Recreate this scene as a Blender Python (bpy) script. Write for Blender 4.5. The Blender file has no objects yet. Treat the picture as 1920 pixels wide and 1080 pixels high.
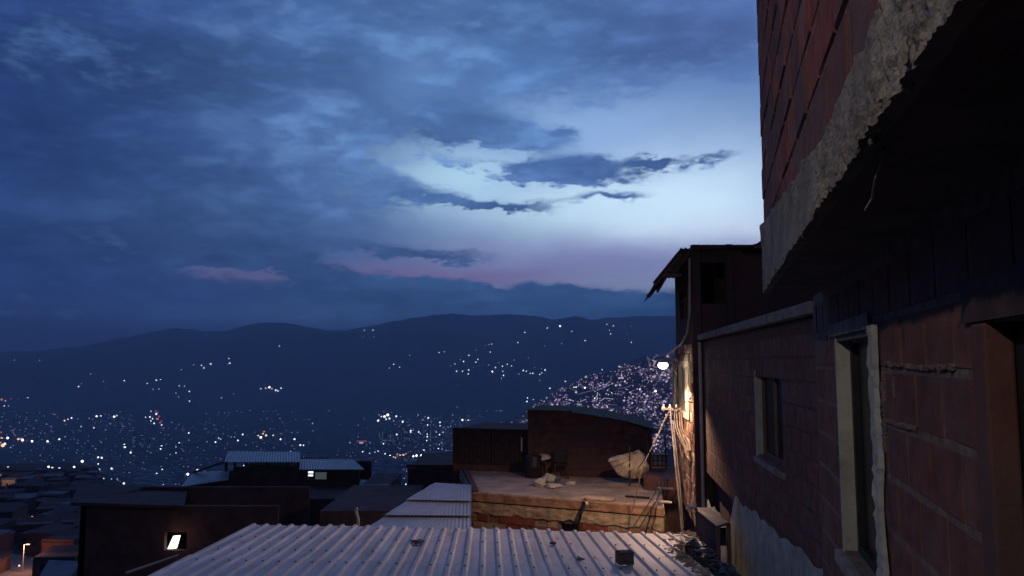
import bpy, bmesh, math, random
from mathutils import Vector, Matrix, noise as mn

# ------------------------------------------------------------------ camera, sky, light, exposure
S = bpy.context.scene
COL = S.collection
R = math.radians
F = 1450.0                      # focal length of the 1920 px wide photograph, in pixels
HORIZON = 680.0
PITCH = math.atan((HORIZON - 540) / F)
cam_d = bpy.data.cameras.new('camera')
cam = bpy.data.objects.new('camera', cam_d)
COL.objects.link(cam)
cam_d.sensor_width = 36.0
cam_d.lens = 36.0 * F / 1920.0
cam_d.clip_start = 0.05
cam_d.clip_end = 60000
cam.location = (0, 0, 0)
cam.rotation_euler = (math.pi / 2 + PITCH, 0, 0)
S.camera = cam
S.render.resolution_x, S.render.resolution_y = 1024, 576
S.view_settings.view_transform = 'Standard'
S.view_settings.look = 'None'
S.view_settings.gamma = 1
S.view_settings.exposure = 0
S.view_settings.use_curve_mapping = False


def ray(px, py):
    """direction (x, 1, z) of a point seen at px, py of the photograph"""
    u, v = (px - 960) / F, (540 - py) / F
    y = math.cos(PITCH) - v * math.sin(PITCH)
    z = math.sin(PITCH) + v * math.cos(PITCH)
    return Vector((u / y, 1.0, z / y))


def P(px, py, Y):
    return ray(px, py) * Y


def azel(px, py):
    d = ray(px, py)
    return math.degrees(math.atan2(d.x, d.y)), math.degrees(math.asin(d.z / d.length))


def srgb(r, g, b):
    f = lambda c: (c / 255 / 12.92) if c <= 10 else (((c / 255) + .055) / 1.055) ** 2.4
    return (f(r), f(g), f(b))


class N:
    """tiny expression layer over shader math nodes"""
    nt = None

    def __init__(s, sock): s.s = sock

    @staticmethod
    def op(kind, *a, clamp=False):
        n = N.nt.nodes.new('ShaderNodeMath'); n.operation = kind; n.use_clamp = clamp
        for i, x in enumerate(a):
            if isinstance(x, N): N.nt.links.new(x.s, n.inputs[i])
            else: n.inputs[i].default_value = x
        return N(n.outputs[0])

    def __add__(s, o): return N.op('ADD', s, o)
    __radd__ = __add__
    def __mul__(s, o): return N.op('MULTIPLY', s, o)
    __rmul__ = __mul__
    def __sub__(s, o): return N.op('SUBTRACT', s, o)
    def __rsub__(s, o): return N.op('SUBTRACT', o, s)
    def __truediv__(s, o): return N.op('DIVIDE', s, o)


def nmix(fac, a, b):
    n = N.nt.nodes.new('ShaderNodeMix'); n.data_type = 'RGBA'; n.clamp_factor = True
    for k, x in ((0, fac), (6, a), (7, b)):
        if isinstance(x, N): N.nt.links.new(x.s, n.inputs[k])
        elif k == 0: n.inputs[k].default_value = x
        else: n.inputs[k].default_value = (*x, 1) if len(x) == 3 else x
    return N(n.outputs[2])


def nsmooth(x, a, b):
    n = N.nt.nodes.new('ShaderNodeMapRange'); n.interpolation_type = 'SMOOTHSTEP'
    N.nt.links.new(x.s, n.inputs[0])
    for k, v in ((1, a), (2, b), (3, 0.0), (4, 1.0)): n.inputs[k].default_value = v
    return N(n.outputs[0])


def nvec(x, y, z=0.0):
    n = N.nt.nodes.new('ShaderNodeCombineXYZ')
    for k, v in enumerate((x, y, z)):
        if isinstance(v, N): N.nt.links.new(v.s, n.inputs[k])
        else: n.inputs[k].default_value = v
    return N(n.outputs[0])


def nnoise(vec, scale=1.0, detail=6, rough=.55, dist=0.0):
    n = N.nt.nodes.new('ShaderNodeTexNoise')
    n.inputs['Scale'].default_value = scale; n.inputs['Detail'].default_value = detail
    n.inputs['Roughness'].default_value = rough; n.inputs['Distortion'].default_value = dist
    N.nt.links.new(vec.s, n.inputs['Vector'])
    return N(n.outputs[0])


W = bpy.data.worlds.new('World'); S.world = W; W.use_nodes = True
nt = W.node_tree; nt.nodes.clear(); N.nt = nt
tc = nt.nodes.new('ShaderNodeTexCoord')
sep = nt.nodes.new('ShaderNodeSeparateXYZ'); nt.links.new(tc.outputs['Generated'], sep.inputs[0])
dx, dy, dz = (N(sep.outputs[i]) for i in range(3))
AZ = N.op('ARCTAN2', dx, dy) * 57.29578
EL = N.op('ARCSINE', dz) * 57.29578


WARP = None


def blob(px, py, sx, sy, rot=0.0):
    """soft elliptical patch of sky, centre and size given in photograph pixels, laid out in azimuth / elevation"""
    a0, e0 = azel(px, py)
    k = 57.29578 / F * math.cos(R(a0)) ** 1.0
    sx *= k; sy *= 57.29578 / F
    u, v = (WARP[0] - a0, WARP[1] - e0) if WARP else (AZ - a0, EL - e0)
    if rot:
        c, s_ = math.cos(R(rot)), math.sin(R(rot))
        u, v = u * c + v * s_, v * c - u * s_
    u, v = u * (1 / sx), v * (1 / sy)
    return N.op('EXPONENT', (u * u + v * v) * -1.0)


# warped coordinates so that edges billow
c0 = nvec(AZ * .11, EL * .24, 1.7)
w1 = nnoise(c0, 1.3, 5, .6)
w2 = nnoise(nvec(AZ * .11, EL * .24, 9.3), 1.3, 5, .6)
cw = nvec(AZ * .085 + w1 * .8, EL * .21 + w2 * .8, 3.1)
fb = nnoise(cw, 1.0, 7, .5)                       # big cloud masses
fb2 = nnoise(nvec(AZ * .26 + w1 * 1.2, EL * .62 + w2 * 1.0, 6.6), 1.0, 7, .55)   # ragged small ones
fb3 = nnoise(nvec(AZ * .05, EL * .16 + w1 * .3, 12.0), 1.0, 4, .5)         # broad unevenness

fb4 = nnoise(nvec(AZ * .75 + w2 * .9, EL * 1.9 + w1 * .9, 16.6), 1.0, 8, .62)   # shreds
dens = (fb - .5) * .9 + (fb2 - .5) * .9 + (fb4 - .5) * .6 + .5
WARP = (AZ + (w1 - .5) * 6.0 + (fb2 - .5) * 5.0 + (fb4 - .5) * 3.0, EL + (w2 - .5) * 2.0 + (fb2 - .5) * 2.0 + (fb4 - .5) * 1.5)
bias = None
for px, py, sx, sy, amp, rot in [
    # gaps (less cloud)
    (1250, 425, 230, 46, -.50, 0), (1400, 360, 150, 110, -.42, 0), (1150, 235, 150, 55, -.40, 0), (1320, 190, 150, 70, -.25, 0),
    (820, 322, 95, 24, -.62, -14), (930, 352, 140, 16, -.42, -8), (1110, 356, 130, 16, -.30, 6), (960, 408, 200, 12, -.22, 0),
    (712, 286, 28, 10, -.5, 0), (930, 292, 90, 9, -.50, -6), (900, 322, 90, 12, -.3, 0), (1230, 250, 120, 40, -.3, 0), (560, 350, 120, 16, -.12, 0), (1180, 470, 330, 70, -.50, 0), (850, 502, 270, 22, -.44, 0), (450, 517, 110, 9, -.52, -5),
    (1000, 440, 300, 24, -.30, 0), (530, 280, 50, 9, -.26, -15), (760, 130, 70, 60, -.20, 30), (860, 90, 50, 30, -.14, 0),
    (985, 262, 20, 8, -.30, 0), (760, 215, 60, 26, -.16, -30), (960, 170, 60, 40, -.12, 0),
    # banks and clouds (more)
    (1075, 320, 130, 25, .85, 3), (1320, 292, 70, 9, .60, 6), (1225, 304, 30, 10, .50, -10), (880, 246, 150, 28, .34, -6),
    (1010, 252, 80, 20, .55, -8), (900, 386, 150, 10, .50, -5), (1070, 376, 110, 12, .40, 4), (1170, 366, 44, 9, .30, 0),
    (850, 474, 150, 12, .50, -3), (790, 556, 150, 30, .70, 0), (1130, 582, 300, 36, .9, -1), (1010, 556, 70, 14, .5, 0), (1150, 560, 60, 12, .4, 0), (700, 540, 70, 18, .4, 0), (830, 540, 50, 16, .4, 0), (925, 545, 40, 20, -.5, 0), (560, 500, 100, 26, .55, -25),
    (640, 545, 120, 24, .60, -14), (400, 488, 90, 14, .44, 0),
    (200, 300, 620, 380, .30, 0), (980, 50, 420, 70, .22, 0), (1240, 80, 240, 50, .22, 0)]:
    g = blob(px, py, sx, sy, rot) * amp
    bias = g if bias is None else bias + g
bias = bias + nsmooth(EL, 3.2, 1.4) * .8                      # solid bank down to the mountains
cov = nsmooth(dens + bias, .30, .74)
WARP = (AZ + (w1 - .5) * 5.0, EL + (w2 - .5) * 2.0)

# light seen through the gaps: a clear evening sky, physically based, plus the afterglow behind thin cloud
nish = nt.nodes.new('ShaderNodeTexSky'); nish.sky_type = 'NISHITA'; nish.sun_disc = False
SUN_AZ, SUN_EL = azel(1350, 600)[0], 1.0
nish.sun_elevation = R(SUN_EL); nish.sun_rotation = R(SUN_AZ); nish.altitude = 1200; nish.ozone_density = 4.0
clear = nmix(nsmooth(EL, azel(960, 520)[1], azel(960, 400)[1]), srgb(122, 126, 174), srgb(92, 128, 184))
clear = nmix(nsmooth(AZ, 0, -15), clear, srgb(74, 108, 164))
clear = nmix(blob(1270, 395, 330, 130), clear, srgb(208, 234, 255))
clear = nmix(blob(1110, 390, 220, 40) * .8, clear, srgb(200, 230, 250))
clear = nmix(blob(860, 335, 160, 60), clear, srgb(180, 220, 246))
clear = nmix(blob(1100, 240, 190, 60) * .8, clear, srgb(146, 182, 230))
clear = nmix(blob(1400, 440, 190, 34) * .8, clear, srgb(214, 230, 252))
clear = nmix(blob(790, 150, 120, 90) * .6, clear, srgb(108, 146, 196))
clear = nmix(blob(525, 280, 80, 24) * .7, clear, srgb(110, 146, 198))
clear = nmix(blob(1180, 490, 360, 40) * .9, clear, srgb(132, 138, 190))
clear = nmix(blob(840, 516, 260, 18) * .9, clear, srgb(134, 122, 172))
clear = nmix(blob(440, 520, 130, 14) * .9, clear, srgb(116, 112, 158))
cloud = nmix(nsmooth(AZ, -36, 4), srgb(38, 62, 116), srgb(74, 108, 162))
cloud = nmix(blob(800, 190, 340, 200) * .7, cloud, srgb(82, 120, 174))
cloud = nmix(nsmooth(AZ, 2, 16) * nsmooth(EL, azel(960, 230)[1], azel(960, 90)[1]), cloud, srgb(82, 110, 168))
cloud = nmix(blob(1085, 320, 200, 34) * .8, cloud, srgb(68, 98, 152))
cloud = nmix(blob(560, 430, 400, 60) * .6, cloud, srgb(70, 102, 156))
cloud = nmix(nsmooth(EL, azel(960, 490)[1], azel(960, 580)[1]) * .95, cloud, nmix(nsmooth(AZ, -30, -4), srgb(44, 68, 126), srgb(54, 92, 142)))
cloud = nmix(blob(640, 594, 300, 24) * .7, cloud, srgb(78, 112, 170))
lit = blob(780, 220, 420, 260)
cloud = nmix(nsmooth(fb2 * .6 + fb3 * .4, .46, .66) * lit * .55, cloud, srgb(116, 156, 206))
cloud = nmix(nsmooth(fb, .46, .34) * lit * .5, cloud, srgb(58, 90, 146))
cloud = nmix(nsmooth(AZ, -34, -75), cloud, srgb(40, 46, 80))
cloud = nmix(nsmooth(AZ, 50, 100), cloud, srgb(26, 38, 76))
clear = nmix(nsmooth(AZ, -34, -75), clear, srgb(28, 42, 80))
clear = nmix(nsmooth(AZ, 50, 100), clear, srgb(34, 48, 92))
uneven = (nsmooth(fb3 * .55 + fb * .45, .36, .62) - .5) * .50 + 1.0 + (nsmooth(fb2, .3, .7) - .5) * .28 + (nsmooth(fb4, .3, .7) - .5) * .10
vm = nt.nodes.new('ShaderNodeVectorMath'); vm.operation = 'SCALE'
nt.links.new(cloud.s, vm.inputs[0]); nt.links.new(uneven.s, vm.inputs['Scale'])
skyc = nmix(cov, clear, N(vm.outputs[0]))
gain = blob(1240, 400, 420, 170) * .35 + 1.14
vg = nt.nodes.new('ShaderNodeVectorMath'); vg.operation = 'SCALE'
nt.links.new(skyc.s, vg.inputs[0]); nt.links.new(gain.s, vg.inputs['Scale']); skyc = N(vg.outputs[0])
bg = nt.nodes.new('ShaderNodeBackground'); nt.links.new(skyc.s, bg.inputs[0]); bg.inputs[1].default_value = 1.0
bgn = nt.nodes.new('ShaderNodeBackground'); nt.links.new(nish.outputs[0], bgn.inputs[0]); bgn.inputs[1].default_value = 0.0006
ad = nt.nodes.new('ShaderNodeAddShader'); nt.links.new(bg.outputs[0], ad.inputs[0]); nt.links.new(bgn.outputs[0], ad.inputs[1])
wo = nt.nodes.new('ShaderNodeOutputWorld'); nt.links.new(ad.outputs[0], wo.inputs[0])
W.cycles.sampling_method = 'MANUAL'; W.cycles.sample_map_resolution = 256

sun_d = bpy.data.lights.new('sun', 'SUN'); sun = bpy.data.objects.new('sun', sun_d); COL.objects.link(sun)
sun_d.energy = 0.03; sun_d.angle = R(12); sun_d.color = (.75, .85, 1.0)
sd = Vector((math.sin(R(SUN_AZ)), math.cos(R(SUN_AZ)), math.tan(R(9))))
sun.rotation_euler = sd.to_track_quat('Z', 'Y').to_euler()

SKY_ONLY = False

# ------------------------------------------------------------------ materials
MATS = {}


def material(name, color, rough=.8, metal=0.0, var=.25, scale=6.0, bump=.3, bscale=30.0, color2=None, mix_scale=2.0, mix_lo=.45, mix_hi=.6,
             objvar=0.0, spec=.3, stretch=(1, 1, 1)):
    if name in MATS: return MATS[name]
    m = bpy.data.materials.new(name); m.use_nodes = True
    t = m.node_tree; N.nt = t
    b = t.nodes['Principled BSDF']; b.inputs['Roughness'].default_value = rough; b.inputs['Metallic'].default_value = metal
    b.inputs['Specular IOR Level'].default_value = spec
    g = t.nodes.new('ShaderNodeNewGeometry')
    mp = t.nodes.new('ShaderNodeMapping'); t.links.new(g.outputs['Position'], mp.inputs[0]); mp.inputs['Scale'].default_value = stretch
    pos = N(mp.outputs[0])
    n1 = nnoise(pos, scale, 6, .6)
    col = nmix(nsmooth(n1, .3, .7), tuple(c * (1 - var) for c in color), tuple(min(1, c * (1 + var)) for c in color))
    if color2:
        n2 = nnoise(pos, mix_scale, 8, .65)
        col = nmix(nsmooth(n2, mix_lo, mix_hi), col, color2)
    if objvar:
        oi = t.nodes.new('ShaderNodeObjectInfo')
        k = N(oi.outputs['Random']) * (2 * objvar) + (1 - objvar)
        v = t.nodes.new('ShaderNodeVectorMath'); v.operation = 'SCALE'
        t.links.new(col.s, v.inputs[0]); t.links.new(k.s, v.inputs['Scale']); col = N(v.outputs[0])
    t.links.new(col.s, b.inputs['Base Color'])
    if bump:
        n3 = nnoise(pos, bscale, 6, .65)
        bp = t.nodes.new('ShaderNodeBump'); bp.inputs['Strength'].default_value = bump; bp.inputs['Distance'].default_value = .02
        t.links.new(n3.s, bp.inputs['Height']); t.links.new(bp.outputs[0], b.inputs['Normal'])
    MATS[name] = m
    return m


def emit(name, color, strength, sample=False):
    if name in MATS: return MATS[name]
    m = bpy.data.materials.new(name); m.use_nodes = True
    t = m.node_tree; t.nodes.clear()
    e = t.nodes.new('ShaderNodeEmission'); e.inputs[0].default_value = (*color, 1); e.inputs[1].default_value = strength
    o = t.nodes.new('ShaderNodeOutputMaterial'); t.links.new(e.outputs[0], o.inputs[0])
    m.cycles.emission_sampling = 'FRONT' if sample else 'NONE'
    MATS[name] = m
    return m


SOFFIT_SHADE = material('shade-tinted formwork concrete', (.13, .10, .09), .95, var=.3, scale=5, bump=.6, bscale=30)  # formwork concrete with the shade under the overhang darkened into its colour
BRICK = material('clay brick', (.24, .068, .05), .9, var=.3, scale=9, bump=.5, bscale=60, color2=(.20, .13, .11), mix_scale=3, mix_lo=.5, mix_hi=.7, objvar=.15)
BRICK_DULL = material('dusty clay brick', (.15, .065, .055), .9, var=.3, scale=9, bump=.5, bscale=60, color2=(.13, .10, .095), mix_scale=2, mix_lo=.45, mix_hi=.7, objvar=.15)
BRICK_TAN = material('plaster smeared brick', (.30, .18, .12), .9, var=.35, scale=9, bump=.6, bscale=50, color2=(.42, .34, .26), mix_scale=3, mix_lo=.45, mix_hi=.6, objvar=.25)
MORTAR = material('rough mortar', (.21, .16, .14), .95, var=.3, scale=14, bump=.9, bscale=70)
MORTAR_DARK = material('dull red mortar', (.12, .07, .065), .95, var=.3, scale=14, bump=.9, bscale=70)
CONCRETE = material('raw concrete', (.25, .235, .205), .9, var=.3, scale=5, bump=.8, bscale=45, color2=(.2, .17, .15), mix_scale=2.2, mix_lo=.5, mix_hi=.7)
CONCRETE_TAN = material('weathered concrete beam', (.46, .36, .25), .9, var=.3, scale=4, bump=.8, bscale=30, color2=(.24, .15, .1), mix_scale=1.6, mix_lo=.5, mix_hi=.7)
PLASTER = material('grey render', (.42, .44, .38), .85, var=.2, scale=6, bump=.4, bscale=40, color2=(.26, .24, .22), mix_scale=3, mix_lo=.5, mix_hi=.7)
SLABEDGE = material('brown stained slab edge', (.36, .21, .14), .9, var=.3, scale=4, bump=.8, bscale=30, color2=(.2, .12, .09), mix_scale=1.6, mix_lo=.45, mix_hi=.7)
SLAB = material('dusty cement floor', (.50, .37, .27), .9, var=.22, scale=2.0, bump=.3, bscale=25, color2=(.27, .2, .16), mix_scale=.7, mix_lo=.42, mix_hi=.66)
ZINC = material('white painted metal sheet', (.58, .50, .48), .55, metal=.0, var=.2, scale=1.6, stretch=(2.6, .5, 2.6), bump=.12, bscale=9, color2=(.34, .24, .20), mix_scale=2.4, mix_lo=.54, mix_hi=.74, spec=.5, objvar=.06)
ZINC_BLUE = material('galvanised corrugated sheet', (.30, .29, .33), .4, metal=.25, var=.15, scale=1.5, bump=.1, bscale=6, spec=.5, objvar=.06)
ZINC_OLD = material('old zinc sheet', (.13, .125, .15), .55, metal=.2, var=.3, scale=1.2, bump=.1, bscale=6, color2=(.15, .11, .1), mix_scale=1.5, mix_lo=.5, mix_hi=.7)
RUST = material('rusted sheet', (.05, .03, .028), .8, var=.4, scale=8, bump=.4, bscale=30)
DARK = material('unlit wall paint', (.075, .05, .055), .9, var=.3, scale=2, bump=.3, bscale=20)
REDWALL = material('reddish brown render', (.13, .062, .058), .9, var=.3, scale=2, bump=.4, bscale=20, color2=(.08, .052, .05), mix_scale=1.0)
WOOD = material('weathered timber', (.16, .11, .08), .85, var=.3, scale=8, bump=.4, bscale=30, stretch=(1, 1, .2))
CREAM = material('cream painted frame', (.62, .55, .42), .6, var=.12, scale=8, bump=.15, bscale=40)
GLASS = material('dark window glass', (.012, .012, .016), .3, var=.1, bump=0, spec=.12)
TARP = material('sacking tarpaulin', (.7, .62, .5), .9, var=.2, scale=4, bump=.6, bscale=14)
SACK = material('white sack cloth', (.56, .52, .48), .9, var=.2, scale=8, bump=.5, bscale=40)
BLACK = material('black plastic', (.02, .02, .024), .5, var=.2, bump=.2)
STEEL = material('dark iron', (.08, .07, .07), .6, metal=.4, var=.3, scale=10, bump=.3)
PALE = material('pale pipe', (.62, .58, .54), .6, var=.15, bump=.1)
BLOCK = material('cinder block', (.13, .12, .12), .95, var=.3, scale=12, bump=.9, bscale=70)
TERRAIN = material('wooded mountainside', (.022, .03, .026), .95, var=.45, scale=.006, bump=0, color2=(.036, .03, .03), mix_scale=.002)
SHEDWALL = material('old dark brick face', (.12, .055, .05), .95, var=.3, scale=5, bump=.5, bscale=40, color2=(.085, .055, .055), mix_scale=1.2, objvar=.1)
BARRIO = material('hillside house wall', (.42, .22, .24), .9, var=.4, scale=.04, bump=0, objvar=.2)
BLUETARP = material('crumpled blue grey sheet', (.10, .115, .15), .6, var=.3, scale=6, bump=.6, bscale=20)
POLE = material('grimy painted pipe', (.16, .14, .13), .7, var=.3, bump=.2)
CABLE = material('cable sheath', (.13, .11, .10), .6, var=.2, bump=.1)
CABLE_DARK = material('black cable', (.03, .028, .028), .6, var=.2, bump=.1)
ASPHALT = material('asphalt', (.05, .05, .05), .9, var=.3, scale=1, bump=.3)
TOWER = material('tower block wall', (.16, .16, .17), .8, var=.2, scale=.05, bump=0)


# ------------------------------------------------------------------ object helpers
def empty(name, loc, label=None, cat=None, group=None):
    o = bpy.data.objects.new(name, None); COL.objects.link(o); o.location = loc
    o.empty_display_size = .2
    tag(o, label, cat, group)
    return o


def tag(o, label=None, cat=None, group=None, kind=None):
    if label: o['label'] = label
    if cat: o['category'] = cat
    if group: o['group'] = group
    if kind: o['kind'] = kind
    return o


class MB:
    """collects shapes given in world coordinates"""
    def __init__(s): s.v, s.f = [], []

    def poly(s, verts, faces):
        n = len(s.v); s.v += [tuple(v) for v in verts]; s.f += [tuple(i + n for i in f) for f in faces]; return s

    def hexa(s, b, t):
        """b, t: four corners counter-clockwise from above, bottom and top"""
        return s.poly(list(b) + list(t), [(3, 2, 1, 0), (4, 5, 6, 7), (0, 1, 5, 4), (1, 2, 6, 5), (2, 3, 7, 6), (3, 0, 4, 7)])

    def box(s, c, d, rz=0.0, M=None):
        hx, hy, hz = d[0] / 2, d[1] / 2, d[2] / 2
        co = [Vector((x, y, z)) for z in (-hz, hz) for x, y in ((-hx, -hy), (hx, -hy), (hx, hy), (-hx, hy))]
        m = M or Matrix.Rotation(rz, 3, 'Z')
        co = [m @ p + Vector(c) for p in co]
        return s.hexa(co[:4], co[4:])

    def bar(s, a, b, w, h=None):
        a, b = Vector(a), Vector(b); h = h or w; d = (b - a).normalized()
        up = Vector((0, 0, 1)) if abs(d.z) < .95 else Vector((0, 1, 0))
        x = d.cross(up).normalized() * (w / 2); y = x.cross(d).normalized() * (h / 2)
        q = [-x - y, x - y, x + y, -x + y]
        return s.poly([a + p for p in q] + [b + p for p in q], [(3, 2, 1, 0), (4, 5, 6, 7), (0, 1, 5, 4), (1, 2, 6, 5), (2, 3, 7, 6), (3, 0, 4, 7)])

    def tube(s, pts, r, n=6, r2=None):
        pts = [Vector(p) for p in pts]; rings = []
        for i, p in enumerate(pts):
            d = (pts[min(i + 1, len(pts) - 1)] - pts[max(i - 1, 0)]).normalized()
            up = Vector((0, 0, 1)) if abs(d.z) < .9 else Vector((0, 1, 0))
            x = d.cross(up).normalized(); y = x.cross(d).normalized()
            rr = r if r2 is None else r + (r2 - r) * i / (len(pts) - 1)
            rings.append([p + (x * math.cos(2 * math.pi * k / n) + y * math.sin(2 * math.pi * k / n)) * rr for k in range(n)])
        v = [q for rg in rings for q in rg]
        f = [(i * n + k, i * n + (k + 1) % n, (i + 1) * n + (k + 1) % n, (i + 1) * n + k) for i in range(len(pts) - 1) for k in range(n)]
        f += [tuple(range(n - 1, -1, -1)), tuple(range((len(pts) - 1) * n, len(pts) * n))]
        return s.poly(v, f)

    def lathe(s, c, prof, n=14):
        c = Vector(c); v = [c + Vector((r * math.cos(2 * math.pi * k / n), r * math.sin(2 * math.pi * k / n), z)) for r, z in prof for k in range(n)]
        m = len(prof)
        f = [(i * n + k, i * n + (k + 1) % n, (i + 1) * n + (k + 1) % n, (i + 1) * n + k) for i in range(m - 1) for k in range(n)]
        f += [tuple(range(n - 1, -1, -1)), tuple(range((m - 1) * n, m * n))]
        return s.poly(v, f)

    def lump(s, c, d, seed=0, amp=.25, sub=2, freq=1.2):
        bm = bmesh.new(); bmesh.ops.create_icosphere(bm, subdivisions=sub, radius=1)
        vs = []
        for v in bm.verts:
            k = 1 + amp * mn.noise(v.co * freq + Vector((seed * 7.3, seed, 0)))
            vs.append(Vector(c) + Vector((v.co.x * d[0] / 2 * k, v.co.y * d[1] / 2 * k, v.co.z * d[2] / 2 * k)))
        bm.verts.index_update()
        s.poly(vs, [[v.index for v in f.verts] for f in bm.faces]); bm.free(); return s

    def build(s, name, mat, parent=None, smooth=False, kind=None, origin=None, bevel=0):
        o0 = Vector(origin) if origin is not None else (parent_origin(parent) if parent else Vector((0, 0, 0)))
        me = bpy.data.meshes.new(name)
        me.from_pydata([tuple(Vector(v) - o0) for v in s.v], [], s.f)
        me.materials.append(mat); me.update()
        if smooth: me.polygons.foreach_set('use_smooth', [True] * len(me.polygons))
        o = bpy.data.objects.new(name, me); COL.objects.link(o)
        if parent: o.parent = parent
        else: o.location = o0
        if bevel:
            md = o.modifiers.new('bevel', 'BEVEL'); md.width = bevel; md.segments = 2; md.limit_method = 'ANGLE'
        if kind: o['kind'] = kind
        return o


def parent_origin(o):
    p = Vector((0, 0, 0))
    while o: p += o.location; o = o.parent
    return p


rnd = random.Random(7)
# shared brick shapes: unit blocks with slightly uneven corners
BRICK_MESH = {}


def brick_mesh(mat, k):
    key = (mat.name, k)
    if key not in BRICK_MESH:
        r = random.Random(k * 13 + 5)
        j = lambda: r.uniform(-.012, .012)
        c = .035
        v = []
        for x, z in ((-.5, -.5), (.5, -.5), (.5, .5), (-.5, .5)):
            v.append((x, .5, z))
        for x, z in ((-.5, -.5), (.5, -.5), (.5, .5), (-.5, .5)):
            v.append((x + j(), -.38 + j(), z + j()))
        for x, z in ((-.5, -.5), (.5, -.5), (.5, .5), (-.5, .5)):
            v.append((x * (1 - c) + j(), -.5 + j() * 2, z * (1 - 2 * c) + j()))
        f = [(0, 1, 2, 3)]
        for a, b in ((0, 4), (4, 8)):
            for i in range(4):
                f.append((b + i, b + (i + 1) % 4, a + (i + 1) % 4, a + i))
        f.append((11, 10, 9, 8))
        me = bpy.data.meshes.new('brick'); me.from_pydata(v, [], f); me.materials.append(mat); me.update()
        BRICK_MESH[key] = me
    return BRICK_MESH[key]


def brick_wall(parent, p0, p1, z0, z1, mats, mortar, openings=(), L=.30, H=.20, thick=.12, face=.02, name='wall', limit=300, joint=.018, skip=0.0, seed=1,
               topline=None, jitter=.004):
    """vertical wall between plan points p0 and p1; its outer side is to the right of p0 -> p1.
    openings: (s0, s1, zb, zt) along the wall. topline(s) gives the uneven upper edge."""
    r = random.Random(seed)
    p0, p1 = Vector((p0[0], p0[1], 0)), Vector((p1[0], p1[1], 0))
    d = (p1 - p0); ln = d.length; d /= ln
    n = Vector((d.y, -d.x, 0))                       # outward
    # mortar body: rectangles around the openings
    xs = sorted({0.0, ln, *[o[0] for o in openings], *[o[1] for o in openings]} | ({ln * i / 12 for i in range(13)} if topline else set()))
    zs = sorted({z0, z1, *[o[2] for o in openings], *[o[3] for o in openings]})
    xs = [x for x in xs if 0 <= x <= ln]; zs = [z for z in zs if z0 <= z <= z1]
    mb = MB()
    for a, b in zip(xs, xs[1:]):
        for e, g in zip(zs, zs[1:]):
            cx, cz = (a + b) / 2, (e + g) / 2
            if any(o[0] < cx < o[1] and o[2] < cz < o[3] for o in openings): continue
            ga, gb = g, g
            if topline and g == zs[-1]: ga, gb = topline(a), topline(b)
            q = [p0 + d * a, p0 + d * b, p0 + d * b - n * thick, p0 + d * a - n * thick]
            bt = [Vector((p.x, p.y, e)) for p in q]
            tp = [Vector((q[0].x, q[0].y, ga)), Vector((q[1].x, q[1].y, gb)), Vector((q[2].x, q[2].y, gb)), Vector((q[3].x, q[3].y, ga))]
            mb.hexa(bt, tp)
    w = mb.build(name, mortar, parent)
    o0 = parent_origin(parent)
    ang = math.atan2(d.y, d.x)
    todo = []
    row = 0; z = z0
    while z + H * .6 < (z1 if not topline else max(topline(x) for x in xs)) + 1e-6:
        s = -L / 2 * (row % 2) + r.uniform(-.01, .01)
        while s < ln:
            a, b = max(s + joint / 2, 0.0), min(s + L - joint / 2, ln)
            s += L
            if b - a < .05: continue
            zt = z + H - joint; zb = z
            top = z1 if not topline else topline((a + b) / 2)
            if zt > top + .06: continue
            zt = min(zt, top - .002) if not topline else zt
            ok = True
            for o in openings:
                if o[2] < (zb + zt) / 2 < o[3] and a < o[1] and b > o[0]:
                    if a < o[0] - .04 and b <= o[1]: b = o[0] - .01
                    elif b > o[1] + .04 and a >= o[0]: a = o[1] + .01
                    else: ok = False
            if not ok or b - a < .05 or zt - zb < .05 or r.random() < skip: continue
            todo.append((a, b, zb, zt))
        z += H; row += 1
    todo.sort(key=lambda t: (o_dist(p0 + d * ((t[0] + t[1]) / 2), (t[2] + t[3]) / 2)))
    rest = MB()
    for i, (a, b, zb, zt) in enumerate(todo):
        c = p0 + d * ((a + b) / 2) + Vector((0, 0, (zb + zt) / 2))
        dep = face + r.uniform(-jitter, jitter)
        c += n * (dep - .035)
        if i < limit:
            m = mats[r.randrange(len(mats))]
            o = bpy.data.objects.new('brick', brick_mesh(m, r.randrange(5))); COL.objects.link(o)
            o.parent = parent; o.location = c - o0
            o.rotation_euler = (r.uniform(-.003, .003), r.uniform(-.004, .004), ang + r.uniform(-.0025, .0025))
            o.scale = (b - a, .07, zt - zb)
        else:
            rest.box(c, (b - a, .07, zt - zb), ang)
    if rest.v: rest.build('remaining_bricks', mats[0], parent, kind='stuff')
    return w


def o_dist(p, z): return p.x * p.x + p.y * p.y + z * z


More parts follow.
